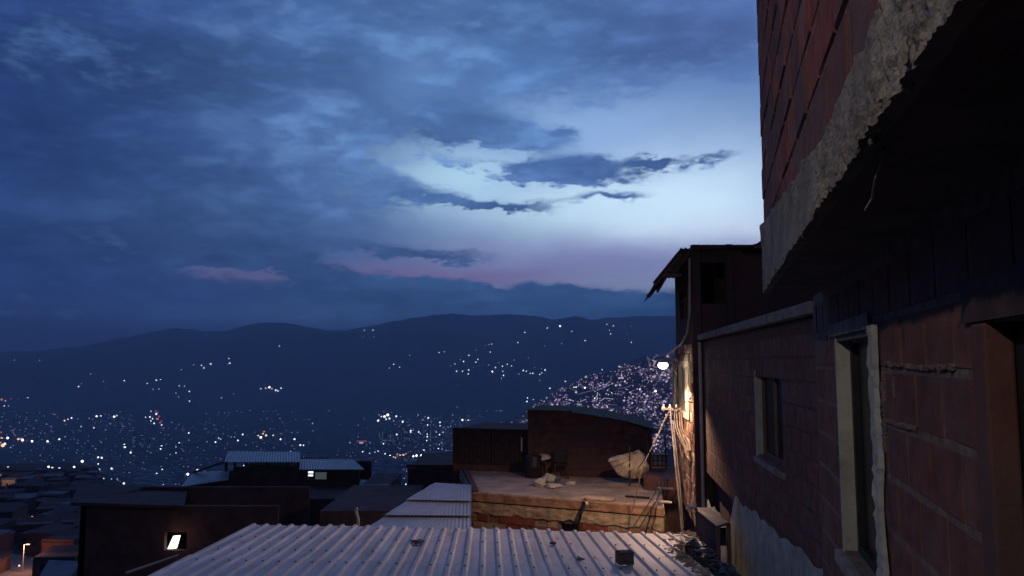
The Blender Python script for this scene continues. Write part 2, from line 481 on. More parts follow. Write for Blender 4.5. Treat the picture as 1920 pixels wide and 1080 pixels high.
def sheet(corner, ex, ey, wid, ln, pitch, depth, mat, parent, name='metal_sheet', trap=True, seed=0, seg=3, wav=.0, thick=.0015):
    """one profiled roofing sheet. corner: point, ex: unit vector across the ribs, ey: unit vector along them"""
    ex, ey = Vector(ex).normalized(), Vector(ey).normalized(); nz = ex.cross(ey).normalized()
    if nz.z < 0: nz = -nz
    prof = []
    k = int(round(wid / pitch))
    if trap:
        for i in range(k):
            x = i * pitch
            prof += [(x, depth), (x + .035 * pitch / .2, depth), (x + .06 * pitch / .2, 0), (x + .172 * pitch / .2, 0)]
        prof += [(k * pitch, depth), (k * pitch + .035 * pitch / .2, depth), (k * pitch + .05 * pitch / .2, depth * .3)]
    else:
        m = 6
        for i in range(k * m + 1):
            prof.append((i * pitch / m, depth * (.5 + .5 * math.cos(2 * math.pi * i / m))))
    vs = []
    for j in range(seg + 1):
        t = ln * j / seg
        for x, h in prof:
            p = Vector(corner) + ex * x + ey * t + nz * (h + wav * mn.noise(Vector((x * 1.3 + seed * 5, t * .8, seed))))
            vs.append(p)
    m = len(prof); nv = len(vs)
    vs2 = [p - nz * thick for p in vs]
    f = [(j * m + i, j * m + i + 1, (j + 1) * m + i + 1, (j + 1) * m + i) for j in range(seg) for i in range(m - 1)]
    f2 = [tuple(nv + q for q in reversed(t)) for t in f]
    e = []
    for i in range(m - 1):
        e.append((i, i + nv, i + 1 + nv, i + 1)); b = seg * m; e.append((b + i + 1, b + i + 1 + nv, b + i + nv, b + i))
    for j in range(seg):
        a, b = j * m, (j + 1) * m; e.append((a, b, b + nv, a + nv)); a += m - 1; b += m - 1; e.append((b, a, a + nv, b + nv))
    return MB().poly(vs + vs2, f + f2 + e).build(name, mat, parent)


# ------------------------------------------------------------------ terrain: one sheet to the horizon
def interp(tab, x):
    if x <= tab[0][0]: return tab[0][1]
    for (a, ya), (b, yb) in zip(tab, tab[1:]):
        if x <= b:
            t = (x - a) / (b - a); return ya + (yb - ya) * t
    return tab[-1][1]


RIDGE = [(-900, 650), (-300, 655), (0, 662), (150, 650), (200, 640), (260, 627), (330, 615), (400, 622), (430, 620), (480, 607), (530, 605), (570, 611), (610, 620),
         (650, 619), (690, 612), (740, 602), (780, 595), (830, 590), (848, 587), (870, 591), (900, 592), (940, 590), (980, 590), (1010, 594), (1040, 600), (1110, 600),
         (1150, 595), (1200, 593), (1265, 592), (1400, 598), (1700, 585), (2600, 590)]
SPUR = [(700, 1200), (850, 900), (900, 850), (960, 792), (1000, 762), (1050, 728), (1110, 704), (1150, 694), (1200, 670), (1265, 664), (1330, 660), (1500, 640), (2600, 600)]
NEAR_R, SPUR_R, RIDGE_R, VALLEY = 1300.0, 2500.0, 7500.0, -262.0


def sst(a, b, x):
    t = max(0, min(1, (x - a) / (b - a))); return t * t * (3 - 2 * t)


def ground_z(x, y):
    r = math.hypot(x, y); az = math.atan2(x, y)
    ca = max(math.cos(az), .25)
    px = 960 + F * math.tan(max(-1.3, min(1.3, az)))
    if y > 0:
        kl = 1 - sst(130, 430, px)
        slope = (-7.5 - .2 * y) * (1 - kl) + (-7.5 - 19 * sst(12, 70, y) - .085 * y) * kl
    else: slope = -7.5 - .1 * y
    slope = min(slope, 12)
    k = sst(700, 2000, r)
    base = max(slope, VALLEY) if y > 0 else slope
    z = base * (1 - k) + VALLEY * k if y > 0 else slope
    if y > 0:
        # the spur with the hillside settlement
        if px > 700:
            top = max((HORIZON - interp(SPUR, px)) / F * SPUR_R * ca, VALLEY)
            t = sst(700, SPUR_R, r) if r < SPUR_R else 1 - sst(SPUR_R, 3900, r)
            hz = z + (top - z) * t
            if r < SPUR_R: z = hz if top > z - 400 else z
            else: z = VALLEY + (top - VALLEY) * t
            z += 14 * sst(1000, 1500, r) * (1 - sst(2600, 3600, r)) * mn.noise(Vector((x * .004, y * .004, 2)))
        if r > 3900:
            top = (HORIZON - interp(RIDGE, px)) / F * RIDGE_R * ca
            t = min(1, (r - 3900) / (RIDGE_R - 3900))
            tt = t ** 1.15
            n = mn.fractal(Vector((x * .0007, y * .00055, 5)), .9, 2.1, 6)
            z = VALLEY + (top - VALLEY) * tt + 260 * n * math.sin(math.pi * t) * .9
            if r > RIDGE_R: z = top - (r - RIDGE_R) * .22 + 40 * n * sst(7500, 9500, r)
            z += (9 * mn.noise(Vector((x * .006, y * .006, 1))) + 7 * mn.noise(Vector((x * .02, y * .02, 1)))) * sst(5000, 7400, r)
            if r > RIDGE_R: z = max(z, -300)
    if r > 60: z += min(1.5, r * .002) * mn.noise(Vector((x * .05, y * .05, 0)))
    return z


def march(px, py, rmin=60):
    """where the sight line through px, py meets the ground"""
    d = ray(px, py); t = rmin
    while t < 9000:
        p = d * t
        if p.z < ground_z(p.x, p.y):
            lo, hi = t / 1.01, t
            for _ in range(8):
                m = (lo + hi) / 2; q = d * m
                if q.z < ground_z(q.x, q.y): hi = m
                else: lo = m
            return d * hi
        t *= 1.01
    return None


def build_terrain():
    azs = [-180 + i * 5 for i in range(28)] + [-40 + i * .25 for i in range(321)] + [45 + i * 5 for i in range(28)]
    rs = [0.0, 4, 8] + [12 * 1.045 ** i for i in range(0, 146)] + [9200, 11500, 15000, 24000]
    rs = [r for i, r in enumerate(rs) if i < 3 or r < 7150 or r >= 9200]
    rs = rs[:-4] + [7200, 7300, 7400, 7500, 7600, 7700, 7900, 8300, 8700] + rs[-4:]
    vs, fs = [], []
    for r in rs:
        for a in azs:
            x, y = r * math.sin(R(a)), r * math.cos(R(a)); vs.append((x, y, ground_z(x, y)))
    m = len(azs)
    for j in range(len(rs) - 1):
        for i in range(m):
            i2 = (i + 1) % m
            fs.append((j * m + i, j * m + i2, (j + 1) * m + i2, (j + 1) * m + i))
    o = MB().poly(vs, fs).build('ground', TERRAIN, smooth=True)
    tag(o, kind='structure')


if not SKY_ONLY: build_terrain()
rnd = random.Random(11)

# ------------------------------------------------------------------ haze
def build_haze():
    m = bpy.data.materials.new('evening haze'); m.use_nodes = True; t = m.node_tree; t.nodes.clear()
    v = t.nodes.new('ShaderNodeVolumePrincipled'); v.inputs['Color'].default_value = (.62, .76, 1.0, 1); v.inputs['Density'].default_value = HAZE
    v.inputs['Anisotropy'].default_value = 0.0
    o = t.nodes.new('ShaderNodeOutputMaterial'); t.links.new(v.outputs[0], o.inputs['Volume'])
    mb = MB().box((0, 3500, 65), (50000, 50000, 850))
    h = mb.build('haze', m); tag(h, kind='stuff')


HAZE = 1.9e-4
if not SKY_ONLY: build_haze()
S.cycles.volume_bounces = 1
S.cycles.max_bounces = 6
S.cycles.use_denoising = True
S.cycles.sample_clamp_indirect = 3

# ------------------------------------------------------------------ near building with the overhanging upper floor (right edge)
def XA(Y): return .3346 + .2642 * Y        # outer face of the overhanging floor
def XL(Y): return .686 + .2642 * Y       # wall below it


def near_building():
    b = empty('brick_house', (2.2, 3.0, -2.6), 'raw brick house at the right edge, upper floor jutting over a tall dark window', 'house')
    # lower wall: runs from the far corner towards the camera, outer side faces left
    Yf, Yn = 5.42, -1.2
    u = math.hypot(1, .2642)
    s = lambda Y: (Yf - Y) * u
    Zb, Zt = -2.6, .46
    win = (s(4.45), s(3.40), -1.04, .12)
    door = (s(2.01), s(1.0), -2.6, .10)
    brick_wall(b, (XL(Yf), Yf), (XL(Yn), Yn), Zb, Zt, [BRICK_DULL], MORTAR, [win, door], L=.33, H=.215, thick=.14, face=.004, seed=3, jitter=.002)
    d = Vector((-.2642, -1, 0)).normalized(); n = Vector((d.y, -d.x, 0))      # n points left, out of the wall
    if n.x > 0: n = -n
    pl = lambda Y, z, o=0.0: Vector((XL(Y), Y, z)) + n * o
    # window: rendered reveals, sill, frame and glass
    w = MB()
    w.hexa([pl(4.46, -1.05, -.135), pl(4.425, -1.05, -.135), pl(4.425, -1.05, .008), pl(4.46, -1.05, .008)],
           [pl(4.46, .15, -.135), pl(4.425, .15, -.135), pl(4.425, .15, .008), pl(4.46, .15, .008)])
    f = w.build('window_reveal', PLASTER, b)
    # rough render smeared round the near jamb
    g = MB(); rows = 46; cols = 6
    v = []
    for j in range(rows + 1):
        z = -1.08 + 1.24 * j / rows
        for i in range(cols + 1):
            wd = .17 + .05 * mn.noise(Vector((z * 4, 3, 0))) + .02 * mn.noise(Vector((z * 22, 3, 0)))
            Y = 3.41 - wd * i / cols
            k = 0 if i in (0, cols) else 1
            v.append(pl(Y, z, .012 + k * (.016 + .012 * mn.noise(Vector((Y * 25, z * 25, 0))))))
    fcs = [(j * (cols + 1) + i, j * (cols + 1) + i + 1, (j + 1) * (cols + 1) + i + 1, (j + 1) * (cols + 1) + i) for j in range(rows) for i in range(cols)]
    g.poly(v, fcs).build('render_smear', PLASTER, b)
    sill = MB().hexa([pl(4.52, -1.12, -.14), pl(3.55, -1.12, -.14), pl(3.55, -1.12, .045), pl(4.52, -1.12, .045)],
                     [pl(4.52, -1.045, -.14), pl(3.55, -1.045, -.14), pl(3.55, -1.055, .045), pl(4.52, -1.055, .045)]).build('window_sill', CONCRETE, b, bevel=.006)
    lin = MB().hexa([pl(4.6, .15, -.14), pl(3.4, .15, -.14), pl(3.4, .15, .02), pl(4.6, .15, .02)],
                    [pl(4.6, .22, -.14), pl(3.4, .22, -.14), pl(3.4, .22, .02), pl(4.6, .22, .02)]).build('lintel', CONCRETE, b)
    fr = MB()
    for (ya, yb, za, zb) in ((4.42, 4.37, -1.04, .15), (3.44, 3.40, -1.04, .15), (4.34, 3.44, .105, .15), (4.34, 3.44, -1.04, -.995), (3.91, 3.87, -.995, .105)):
        fr.hexa([pl(ya, za, -.10), pl(yb, za, -.10), pl(yb, za, -.065), pl(ya, za, -.065)], [pl(ya, zb, -.10), pl(yb, zb, -.10), pl(yb, zb, -.065), pl(ya, zb, -.065)])
    wf = fr.build('window_frame', BLACK, b)
    for a, c in ((4.34, 3.91), (3.87, 3.44)):
        MB().hexa([pl(a, -.995, -.10), pl(c, -.995, -.10), pl(c, -.995, -.094), pl(a, -.995, -.094)],
                  [pl(a, .105, -.10), pl(c, .105, -.10), pl(c, .105, -.094), pl(a, .105, -.094)]).build('pane', GLASS, wf)
    # mortar squeezed out of the joints beside the window
    def onwall(px, py, o):
        d_ = ray(px, py); Y = .686 / (d_.x - .2642); return Vector((XL(Y), Y, d_.z * Y)) + n * o
    rr = random.Random(12)
    for pts_, w_ in ((((1662, 682), (1700, 686), (1745, 690), (1792, 688)), .022), (((1681, 700), (1680, 722), (1682, 745)), .014), (((1664, 788), (1690, 797), (1722, 803)), .02), (((1660, 700), (1661, 760), (1664, 850)), .03)):
        mb = MB()
        for (a0, b0), (a1, b1) in zip(pts_, pts_[1:]):
            for k in range(26):
                t_ = (k + rr.random()) / 26
                q_ = onwall(a0 + (a1 - a0) * t_, b0 + (b1 - b0) * t_ + rr.uniform(-3, 3), .008)
                sz = w_ * rr.uniform(.5, 1.3); mb.lump(q_, (.010, sz * 1.3, sz * .6), k + int(a0), .8, 2, 2)
        mb.build('mortar_smear', MORTAR, b, kind='stuff')
    # door
    MB().hexa([pl(2.03, -2.6, -.05), pl(1.93, -2.6, -.05), pl(1.93, -2.6, .02), pl(2.03, -2.6, .02)],
              [pl(2.03, .10, -.05), pl(1.93, .10, -.05), pl(1.93, .10, .02), pl(2.03, .10, .02)]).build('door_jamb', REDWALL, b, bevel=.008)
    MB().hexa([pl(2.1, .105, -.14), pl(.9, .105, -.14), pl(.9, .105, .018), pl(2.1, .105, .018)],
              [pl(2.1, .22, -.14), pl(.9, .22, -.14), pl(.9, .22, .018), pl(2.1, .22, .018)]).build('lintel', RUST, b)
    dr = MB().hexa([pl(1.94, -2.6, -.13), pl(1.0, -2.6, -.13), pl(1.0, -2.6, -.052), pl(1.94, -2.6, -.052)],
                   [pl(1.94, .10, -.13), pl(1.0, .10, -.13), pl(1.0, .10, -.052), pl(1.94, .10, -.052)]).build('door', BLACK, b)
    # solid body behind, so no light leaks in
    MB().hexa([pl(Yf, Zb, -.15), pl(Yn, Zb, -.15), pl(Yn, Zb, -4), pl(Yf, Zb, -4)], [pl(Yf, Zt, -.15), pl(Yn, Zt, -.15), pl(Yn, Zt, -4), pl(Yf, Zt, -4)]).build('inner_wall', DARK, b)
    # floor slab of the overhang with a rough cast edge
    pa = lambda Y, z, o=0.0: Vector((XA(Y), Y, z)) + n * o
    Yc = 5.06
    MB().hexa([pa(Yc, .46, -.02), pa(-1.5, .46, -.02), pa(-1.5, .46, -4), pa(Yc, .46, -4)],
              [pa(Yc, .64, -.02), pa(-1.5, .64, -.02), pa(-1.5, .64, -4), pa(Yc, .64, -4)]).build('floor_slab', SOFFIT_SHADE, b)
    nx, nz = 420, 26
    v, fc = [], []
    for j in range(nz + 1):
        for i in range(nx + 1):
            t = (i / nx) ** .8
            Y = Yc - (Yc + .2) * (1 - (1 - t) ** 1.15)
            z0 = .452 + .012 * mn.noise(Vector((Y * 14, 0, 0))) + .008 * mn.noise(Vector((Y * 55, 4, 0)))
            ztop = .645 + .02 * mn.noise(Vector((Y * 1.7, 8, 0))) + .03 * mn.noise(Vector((Y * 9, 8, 0))) + .26 * max(0, (Y - 2.2) / 2.8)
            z = z0 + (ztop - z0) * j / nz
            rg = (.2 + .6 * max(0, mn.noise(Vector((Y * .9, z * 3, 5))) + .45)) * (1.4 if Y < 2.3 else .45)
            o = .024 + rg * (.016 * mn.fractal(Vector((Y * 26, z * 26, 0)), .8, 2.1, 4)) + .012 * mn.noise(Vector((Y * 3, z * 4, 2)))
            if j == nz: o = .002
            v.append(pa(Y, z, o))
    fc = [(j * (nx + 1) + i, j * (nx + 1) + i + 1, (j + 1) * (nx + 1) + i + 1, (j + 1) * (nx + 1) + i) for j in range(nz) for i in range(nx)]
    m = len(v); v += [pa(Yc - (Yc + .2) * (1 - (1 - (i / nx) ** .8) ** 1.15), .462, -.03) for i in range(nx + 1)]
    fc += [(m + i, m + i + 1, i + 1, i) for i in range(nx)]
    MB().poly(v, fc).build('concrete_beam', CONCRETE, b)
    # mortar strings hanging from the slab edge
    dp = MB(); r = random.Random(4)
    for k in range(60):
        Y = r.uniform(.9, 4.6); q = pa(Y, .46 + r.uniform(0, .02), r.uniform(0, .03)); h = r.uniform(.006, .03)
        dp.lump(q, (r.uniform(.008, .02), r.uniform(.01, .03), h * 1.6), k, .6, 2)
    dp.build('mortar_lump', CONCRETE, b, kind='stuff')
    MB().tube([pa(1.62, .455, -.03), pa(1.66, .43, -.035), pa(1.71, .41, -.03), pa(1.78, .38, -.035), pa(1.84, .365, -.03)], .006, 5, .003).build('mortar_string', CONCRETE, b)
    # upper wall in brick, ragged vertical end
    brick_wall(b, (XA(Yc), Yc), (XA(-.2), -.2), .645, 3.5, [BRICK, BRICK_DULL], MORTAR, L=.34, H=.215, thick=.14, face=.006, seed=9, jitter=.004, limit=290)
    for k in range(14):                                       # block ends standing proud on alternate courses
        z = .66 + k * .215
        if z > 3.4: break
        if k % 2 == 0: MB().box(pa(Yc + .02, z + .1, -.05), (.10, .1, .19), math.atan2(.25, 1) * -1).build('corner_block', BRICK_DULL, b)
    MB().hexa([pa(Yc - .02, .646, -.15), pa(-1.5, .646, -.15), pa(-1.5, .646, -4), pa(Yc - .02, .646, -4)], [pa(Yc - .02, 4.2, -.15), pa(-1.5, 4.2, -.15), pa(-1.5, 4.2, -4), pa(Yc - .02, 4.2, -4)]).build('inner_wall', DARK, b)


# ------------------------------------------------------------------ middle building with the lit gable
def XB(Y): return 1.93 + .12 * Y
def XC(Y): return 1.77 + .12 * Y


def middle_building():
    b = empty('brick_house', (3.6, 12, -3.6), 'long dark brick house with an upper porch and zinc eaves beside the glowing lamp', 'house')
    d = Vector((-.12, -1, 0)).normalized(); n = Vector((d.y, -d.x, 0)); n = n if n.x < 0 else -n
    u = math.hypot(1, .12)
    pb = lambda Y, z, o=0.0: Vector((XB(Y), Y, z)) + n * o
    pc = lambda Y, z, o=0.0: Vector((XC(Y), Y, z)) + n * o
    Yf, Yn = 15.5, 7.0
    s = lambda Y: (Yf - Y) * u
    win = (s(10.0), s(8.55), -1.18, -.1)
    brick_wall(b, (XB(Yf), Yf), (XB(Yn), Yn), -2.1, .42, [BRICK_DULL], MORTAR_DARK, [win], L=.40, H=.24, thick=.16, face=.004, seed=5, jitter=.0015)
    MB().hexa([pb(Yf, -6, -.17), pb(Yn, -6, -.17), pb(Yn, -6, -5), pb(Yf, -6, -5)], [pb(Yf, .43, -.17), pb(Yn, .43, -.17), pb(Yn, .43, -5), pb(Yf, .43, -5)]).build('inner_wall', DARK, b)
    # rendered base with an uneven upper edge
    v, f = [], []
    nx, nz = 60, 6
    for j in range(nz + 1):
        for i in range(nx + 1):
            Y = Yf + (Yn - Yf) * i / nx
            zt = -1.83 - .16 * (Y - 7) / 4.5 + .09 * mn.noise(Vector((Y * 2.1, 0, 0))) + .03 * mn.noise(Vector((Y * 9, 0, 3)))
            if Y > 11.9: zt -= .5 * min(1, (Y - 11.9) * 2)
            z = -6 + (zt + 6) * j / nz if j < nz else zt
            v.append(pb(Y, z, .03 + (.018 * mn.noise(Vector((Y * 3, z * 3, 7))) if j < nz else -.02)))
    f = [(j * (nx + 1) + i, j * (nx + 1) + i + 1, (j + 1) * (nx + 1) + i + 1, (j + 1) * (nx + 1) + i) for j in range(nz) for i in range(nx)]
    MB().poly(v, f).build('rendered_base', PLASTER, b)
    # window
    fr = MB()
    for ya, yb, za, zb in ((10.0, 9.93, -1.18, -.1), (8.62, 8.55, -1.18, -.1), (9.93, 8.62, -.17, -.1), (9.93, 8.62, -1.18, -1.11), (9.3, 9.25, -1.11, -.17)):
        fr.hexa([pb(ya, za, -.13), pb(yb, za, -.13), pb(yb, za, -.07), pb(ya, za, -.07)], [pb(ya, zb, -.13), pb(yb, zb, -.13), pb(yb, zb, -.07), pb(ya, zb, -.07)])
    w = fr.build('window', WOOD, b)
    for a, c in ((9.93, 9.3), (9.25, 8.62)):
        MB().hexa([pb(a, -1.11, -.105), pb(c, -1.11, -.105), pb(c, -1.11, -.098), pb(a, -1.11, -.098)], [pb(a, -.17, -.105), pb(c, -.17, -.105), pb(c, -.17, -.098), pb(a, -.17, -.098)]).build('pane', GLASS, w)
    MB().hexa([pb(10.03, -1.18, -.15), pb(9.99, -1.18, -.15), pb(9.99, -1.18, .015), pb(10.03, -1.18, .015)],
              [pb(10.03, -.1, -.15), pb(9.99, -.1, -.15), pb(9.99, -.1, .015), pb(10.03, -.1, .015)]).build('window_reveal', PLASTER, b)
    MB().hexa([pb(10.1, -1.25, -.1), pb(8.45, -1.25, -.1), pb(8.45, -1.25, .04), pb(10.1, -1.25, .04)],
              [pb(10.1, -1.185, -.1), pb(8.45, -1.185, -.1), pb(8.45, -1.19, .04), pb(10.1, -1.19, .04)]).build('window_sill', CONCRETE, b)
    # concrete ledge along the top
    MB().hexa([pb(Yf, .44, -.3), pb(Yn - .1, .44, -.3), pb(Yn - .1, .44, .10), pb(Yf, .44, .10)],
              [pb(Yf, .55, -.3), pb(Yn - .1, .55, -.3), pb(Yn - .1, .55, .10), pb(Yf, .55, .10)]).build('ledge', CONCRETE, b, bevel=.01)
    # lit part
    Yf2, Yn2 = 19.3, 15.5
    s2 = lambda Y: (Yf2 - Y) * u
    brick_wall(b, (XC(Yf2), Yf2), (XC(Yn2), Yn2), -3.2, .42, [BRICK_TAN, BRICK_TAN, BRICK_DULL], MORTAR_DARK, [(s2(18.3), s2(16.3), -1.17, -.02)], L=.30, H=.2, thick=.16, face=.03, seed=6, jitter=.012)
    MB().hexa([pc(Yf2, -6, -.17), pc(Yn2, -6, -.17), pc(Yn2, -6, -5), pc(Yf2, -6, -5)], [pc(Yf2, .43, -.17), pc(Yn2, .43, -.17), pc(Yn2, .43, -5), pc(Yf2, .43, -5)]).build('inner_wall', REDWALL, b)
    # the corner towards the viewer
    MB().hexa([pc(Yn2 + .01, -6, .03), pc(Yn2 - .06, -6, .03), pc(Yn2 - .06, -6, -.3), pc(Yn2 + .01, -6, -.3)],
              [pc(Yn2 + .01, .44, .03), pc(Yn2 - .06, .44, .03), pc(Yn2 - .06, .44, -.3), pc(Yn2 + .01, .44, -.3)]).build('corner_pier', REDWALL, b)
    fr = MB()
    for ya, yb, za, zb in ((18.36, 18.2, -1.2, .03), (16.4, 16.25, -1.2, .03), (18.2, 16.4, -.09, .03), (18.2, 16.4, -1.2, -1.09), (17.0, 16.93, -1.09, -.09)):
        fr.hexa([pc(ya, za, -.1), pc(yb, za, -.1), pc(yb, za, .05), pc(ya, za, .05)], [pc(ya, zb, -.1), pc(yb, zb, -.1), pc(yb, zb, .05), pc(ya, zb, .05)])
    w = fr.build('window', CREAM, b); w['label'] = 'cream painted window lit by the street lamp'
    MB().hexa([pc(18.2, -1.09, -.03), pc(17.0, -1.09, -.03), pc(17.0, -1.09, -.02), pc(18.2, -1.09, -.02)], [pc(18.2, -.09, -.03), pc(17.0, -.09, -.03), pc(17.0, -.09, -.02), pc(18.2, -.09, -.02)]).build('shutter', PLASTER, w)
    MB().hexa([pc(16.93, -1.09, -.06), pc(16.4, -1.09, -.06), pc(16.4, -1.09, -.05), pc(16.93, -1.09, -.05)], [pc(16.93, -.09, -.06), pc(16.4, -.09, -.06), pc(16.4, -.09, -.05), pc(16.93, -.09, -.05)]).build('pane', GLASS, w)
    MB().hexa([pc(19.3, -1.35, .02), pc(18.9, -1.35, .02), pc(18.9, -1.35, .12), pc(19.3, -1.35, .12)], [pc(19.3, .1, .02), pc(18.9, .1, .02), pc(18.9, .1, .12), pc(19.3, .1, .12)]).build('corner_board', CREAM, b)
    for k in range(9): MB().bar(pc(18.1 - k * .2, -1.05, .075), pc(18.1 - k * .2, -.12, .075), .014).build('window_bar', STEEL, w) if k in (5, 7) else None
    MB().tube([pc(19.6, .12, .5), pc(18.8, .15, .42), pc(17.9, .22, .3), pc(16.9, .38, .12), pc(16.2, .62, .05), pc(15.7, 1.0, .04), pc(15.5, 2.1, .04)], .022, 6).build('conduit', PALE, b)
    # upper storey: side wall with opening, front wall with porch
    zt = 2.2
    pr = MB()
    pr.hexa([pc(19.3, .44, -.15), pc(15.5, .44, -.15), pc(15.5, .44, .0), pc(19.3, .44, .0)], [pc(19.3, 1.0, -.15), pc(15.5, 1.0, -.15), pc(15.5, 1.0, .0), pc(19.3, 1.0, .0)])
    pr.build('parapet', REDWALL, b)
    MB().hexa([pc(19.3, 1.0, -.2), pc(18.25, 1.0, -.2), pc(18.25, 1.0, .0), pc(19.3, 1.0, .0)], [pc(19.3, zt, -.2), pc(18.25, zt, -.2), pc(18.25, zt, .0), pc(19.3, zt, .0)]).build('porch_pillar', REDWALL, b)
    MB().hexa([pc(16.55, 1.0, -.1), pc(16.45, 1.0, -.1), pc(16.45, 1.0, .0), pc(16.55, 1.0, .0)], [pc(16.55, zt, -.1), pc(16.45, zt, -.1), pc(16.45, zt, .0), pc(16.55, zt, .0)]).build('porch_post', WOOD, b)
    MB().bar(pc(18.3, 1.42, -.05), pc(15.6, 1.42, -.05), .03).build('rail', WOOD, b)
    MB().bar(pc(17.4, 1.0, -.05), pc(17.4, zt, -.05), .03).build('rail', WOOD, b)
    MB().hexa([pc(19.3, 1.72, -.15), pc(15.5, 1.72, -.15), pc(15.5, 1.72, .0), pc(19.3, 1.72, .0)], [pc(19.3, 2.16, -.15), pc(15.5, 2.3, -.15), pc(15.5, 2.3, .0), pc(19.3, 2.16, .0)]).build('lintel', DARK, b)
    # front wall (faces the camera) at Y = 15.5
    x0 = XC(15.5)
    q = lambda px, py: P(px, py, 15.4)
    fw = MB()
    xl, xo, xp, xr = x0 - .0, q(1360, 500).x, q(1372, 500).x, 9.0
    fw.box(((xl + .08 + xl) / 2 + .02, 15.45, 1.4), (.16, .15, 1.92)); fw.build('corner_pillar', REDWALL, b)
    MB().box(((xl + .16 + xo) / 2, 15.45, .80), (xo - xl - .16, .14, .74)).build('porch_parapet', REDWALL, b)
    MB().box(((xo + xp) / 2, 15.42, 1.4), (xp - xo, .2, 1.92)).build('porch_pillar', REDWALL, b)
    MB().box(((xp + xr) / 2, 15.45, 1.4), (xr - xp, .14, 1.92)).build('front_wall', REDWALL, b)
    MB().box(((xl + .16 + xo) / 2, 15.45, 2.18), (xo - xl - .16, .14, .36)).build('lintel', DARK, b)
    MB().box(((4.06 + xr) / 2, 17.2, 1.35), (xr - 4.06, .12, 1.9)).build('back_wall', DARK, b)
    MB().box(((xl + xr) / 2 + .3, 17.4, .47), (xr - xl - .3, 3.8, .06)).build('porch_floor', CONCRETE, b)
    # roof: an almost flat run of sheets and a steep eave piece on the left
    z1 = (680 - 467) / F * 15.2; xr0 = (1277 - 960) / F * 15.2
    rx = [xr0 + i * .86 for i in range(7)]
    for i, x in enumerate(rx[:-1]):
        sheet((x, 15.1 - .03 * (i % 2), z1 + .015 * i + (.006 if i % 2 else 0)), (1, 0, .018), (0.12, 1, -.02), .9, 4.6, .1, .022, ZINC_OLD, b, trap=False, seed=i)
    ex = Vector((-.49, 0, -.60)).normalized()
    for k in range(3):
        base = Vector((xr0 + .05 + .12 * k * 1.45, 15.12 + 1.45 * k, z1 + .01 - k * .012))
        sheet(base, (0.12, 1, -.02), ex, 1.5, .86, .1, .02, ZINC_OLD, b, trap=False, seed=k + 3)
    MB().bar((xr0 + .02, 15.25, z1 - .05), (xr0 - .50, 15.25, z1 - .68), .05, .09).build('rafter', WOOD, b)
    MB().bar((xr0 + .3, 17.6, z1 - .1), (xr0 - .22, 17.6, z1 - .74), .05, .09).build('rafter', WOOD, b)
    MB().bar((xr0 - .35, 15.25, z1 - .50), (xr0 + .05, 15.3, z1 - .50), .04, .06).build('rafter', WOOD, b)
    MB().bar((xr0 - .2, 15.2, z1 - .40), (xr0 + .3, 19.2, z1 - .46), .05, .07).build('purlin', WOOD, b)
    a = P(1404, 464, 14.6); c = P(1470, 434, 14.6)
    sheet(a, (c - a), (0.1, 1, 0), (c - a).length, 3.0, .12, .02, RUST, b, name='raised_roof_sheet', trap=False, seed=9)
    MB().bar(P(1414, 463, 14.5), P(1480, 459, 14.5), .05).build('rafter', WOOD, b)
    # drain pipe at the corner
    MB().tube([pb(15.3, .4, .06), pb(15.3, -3.1, .06)], .035, 7).build('drain_pipe', PALE, b)


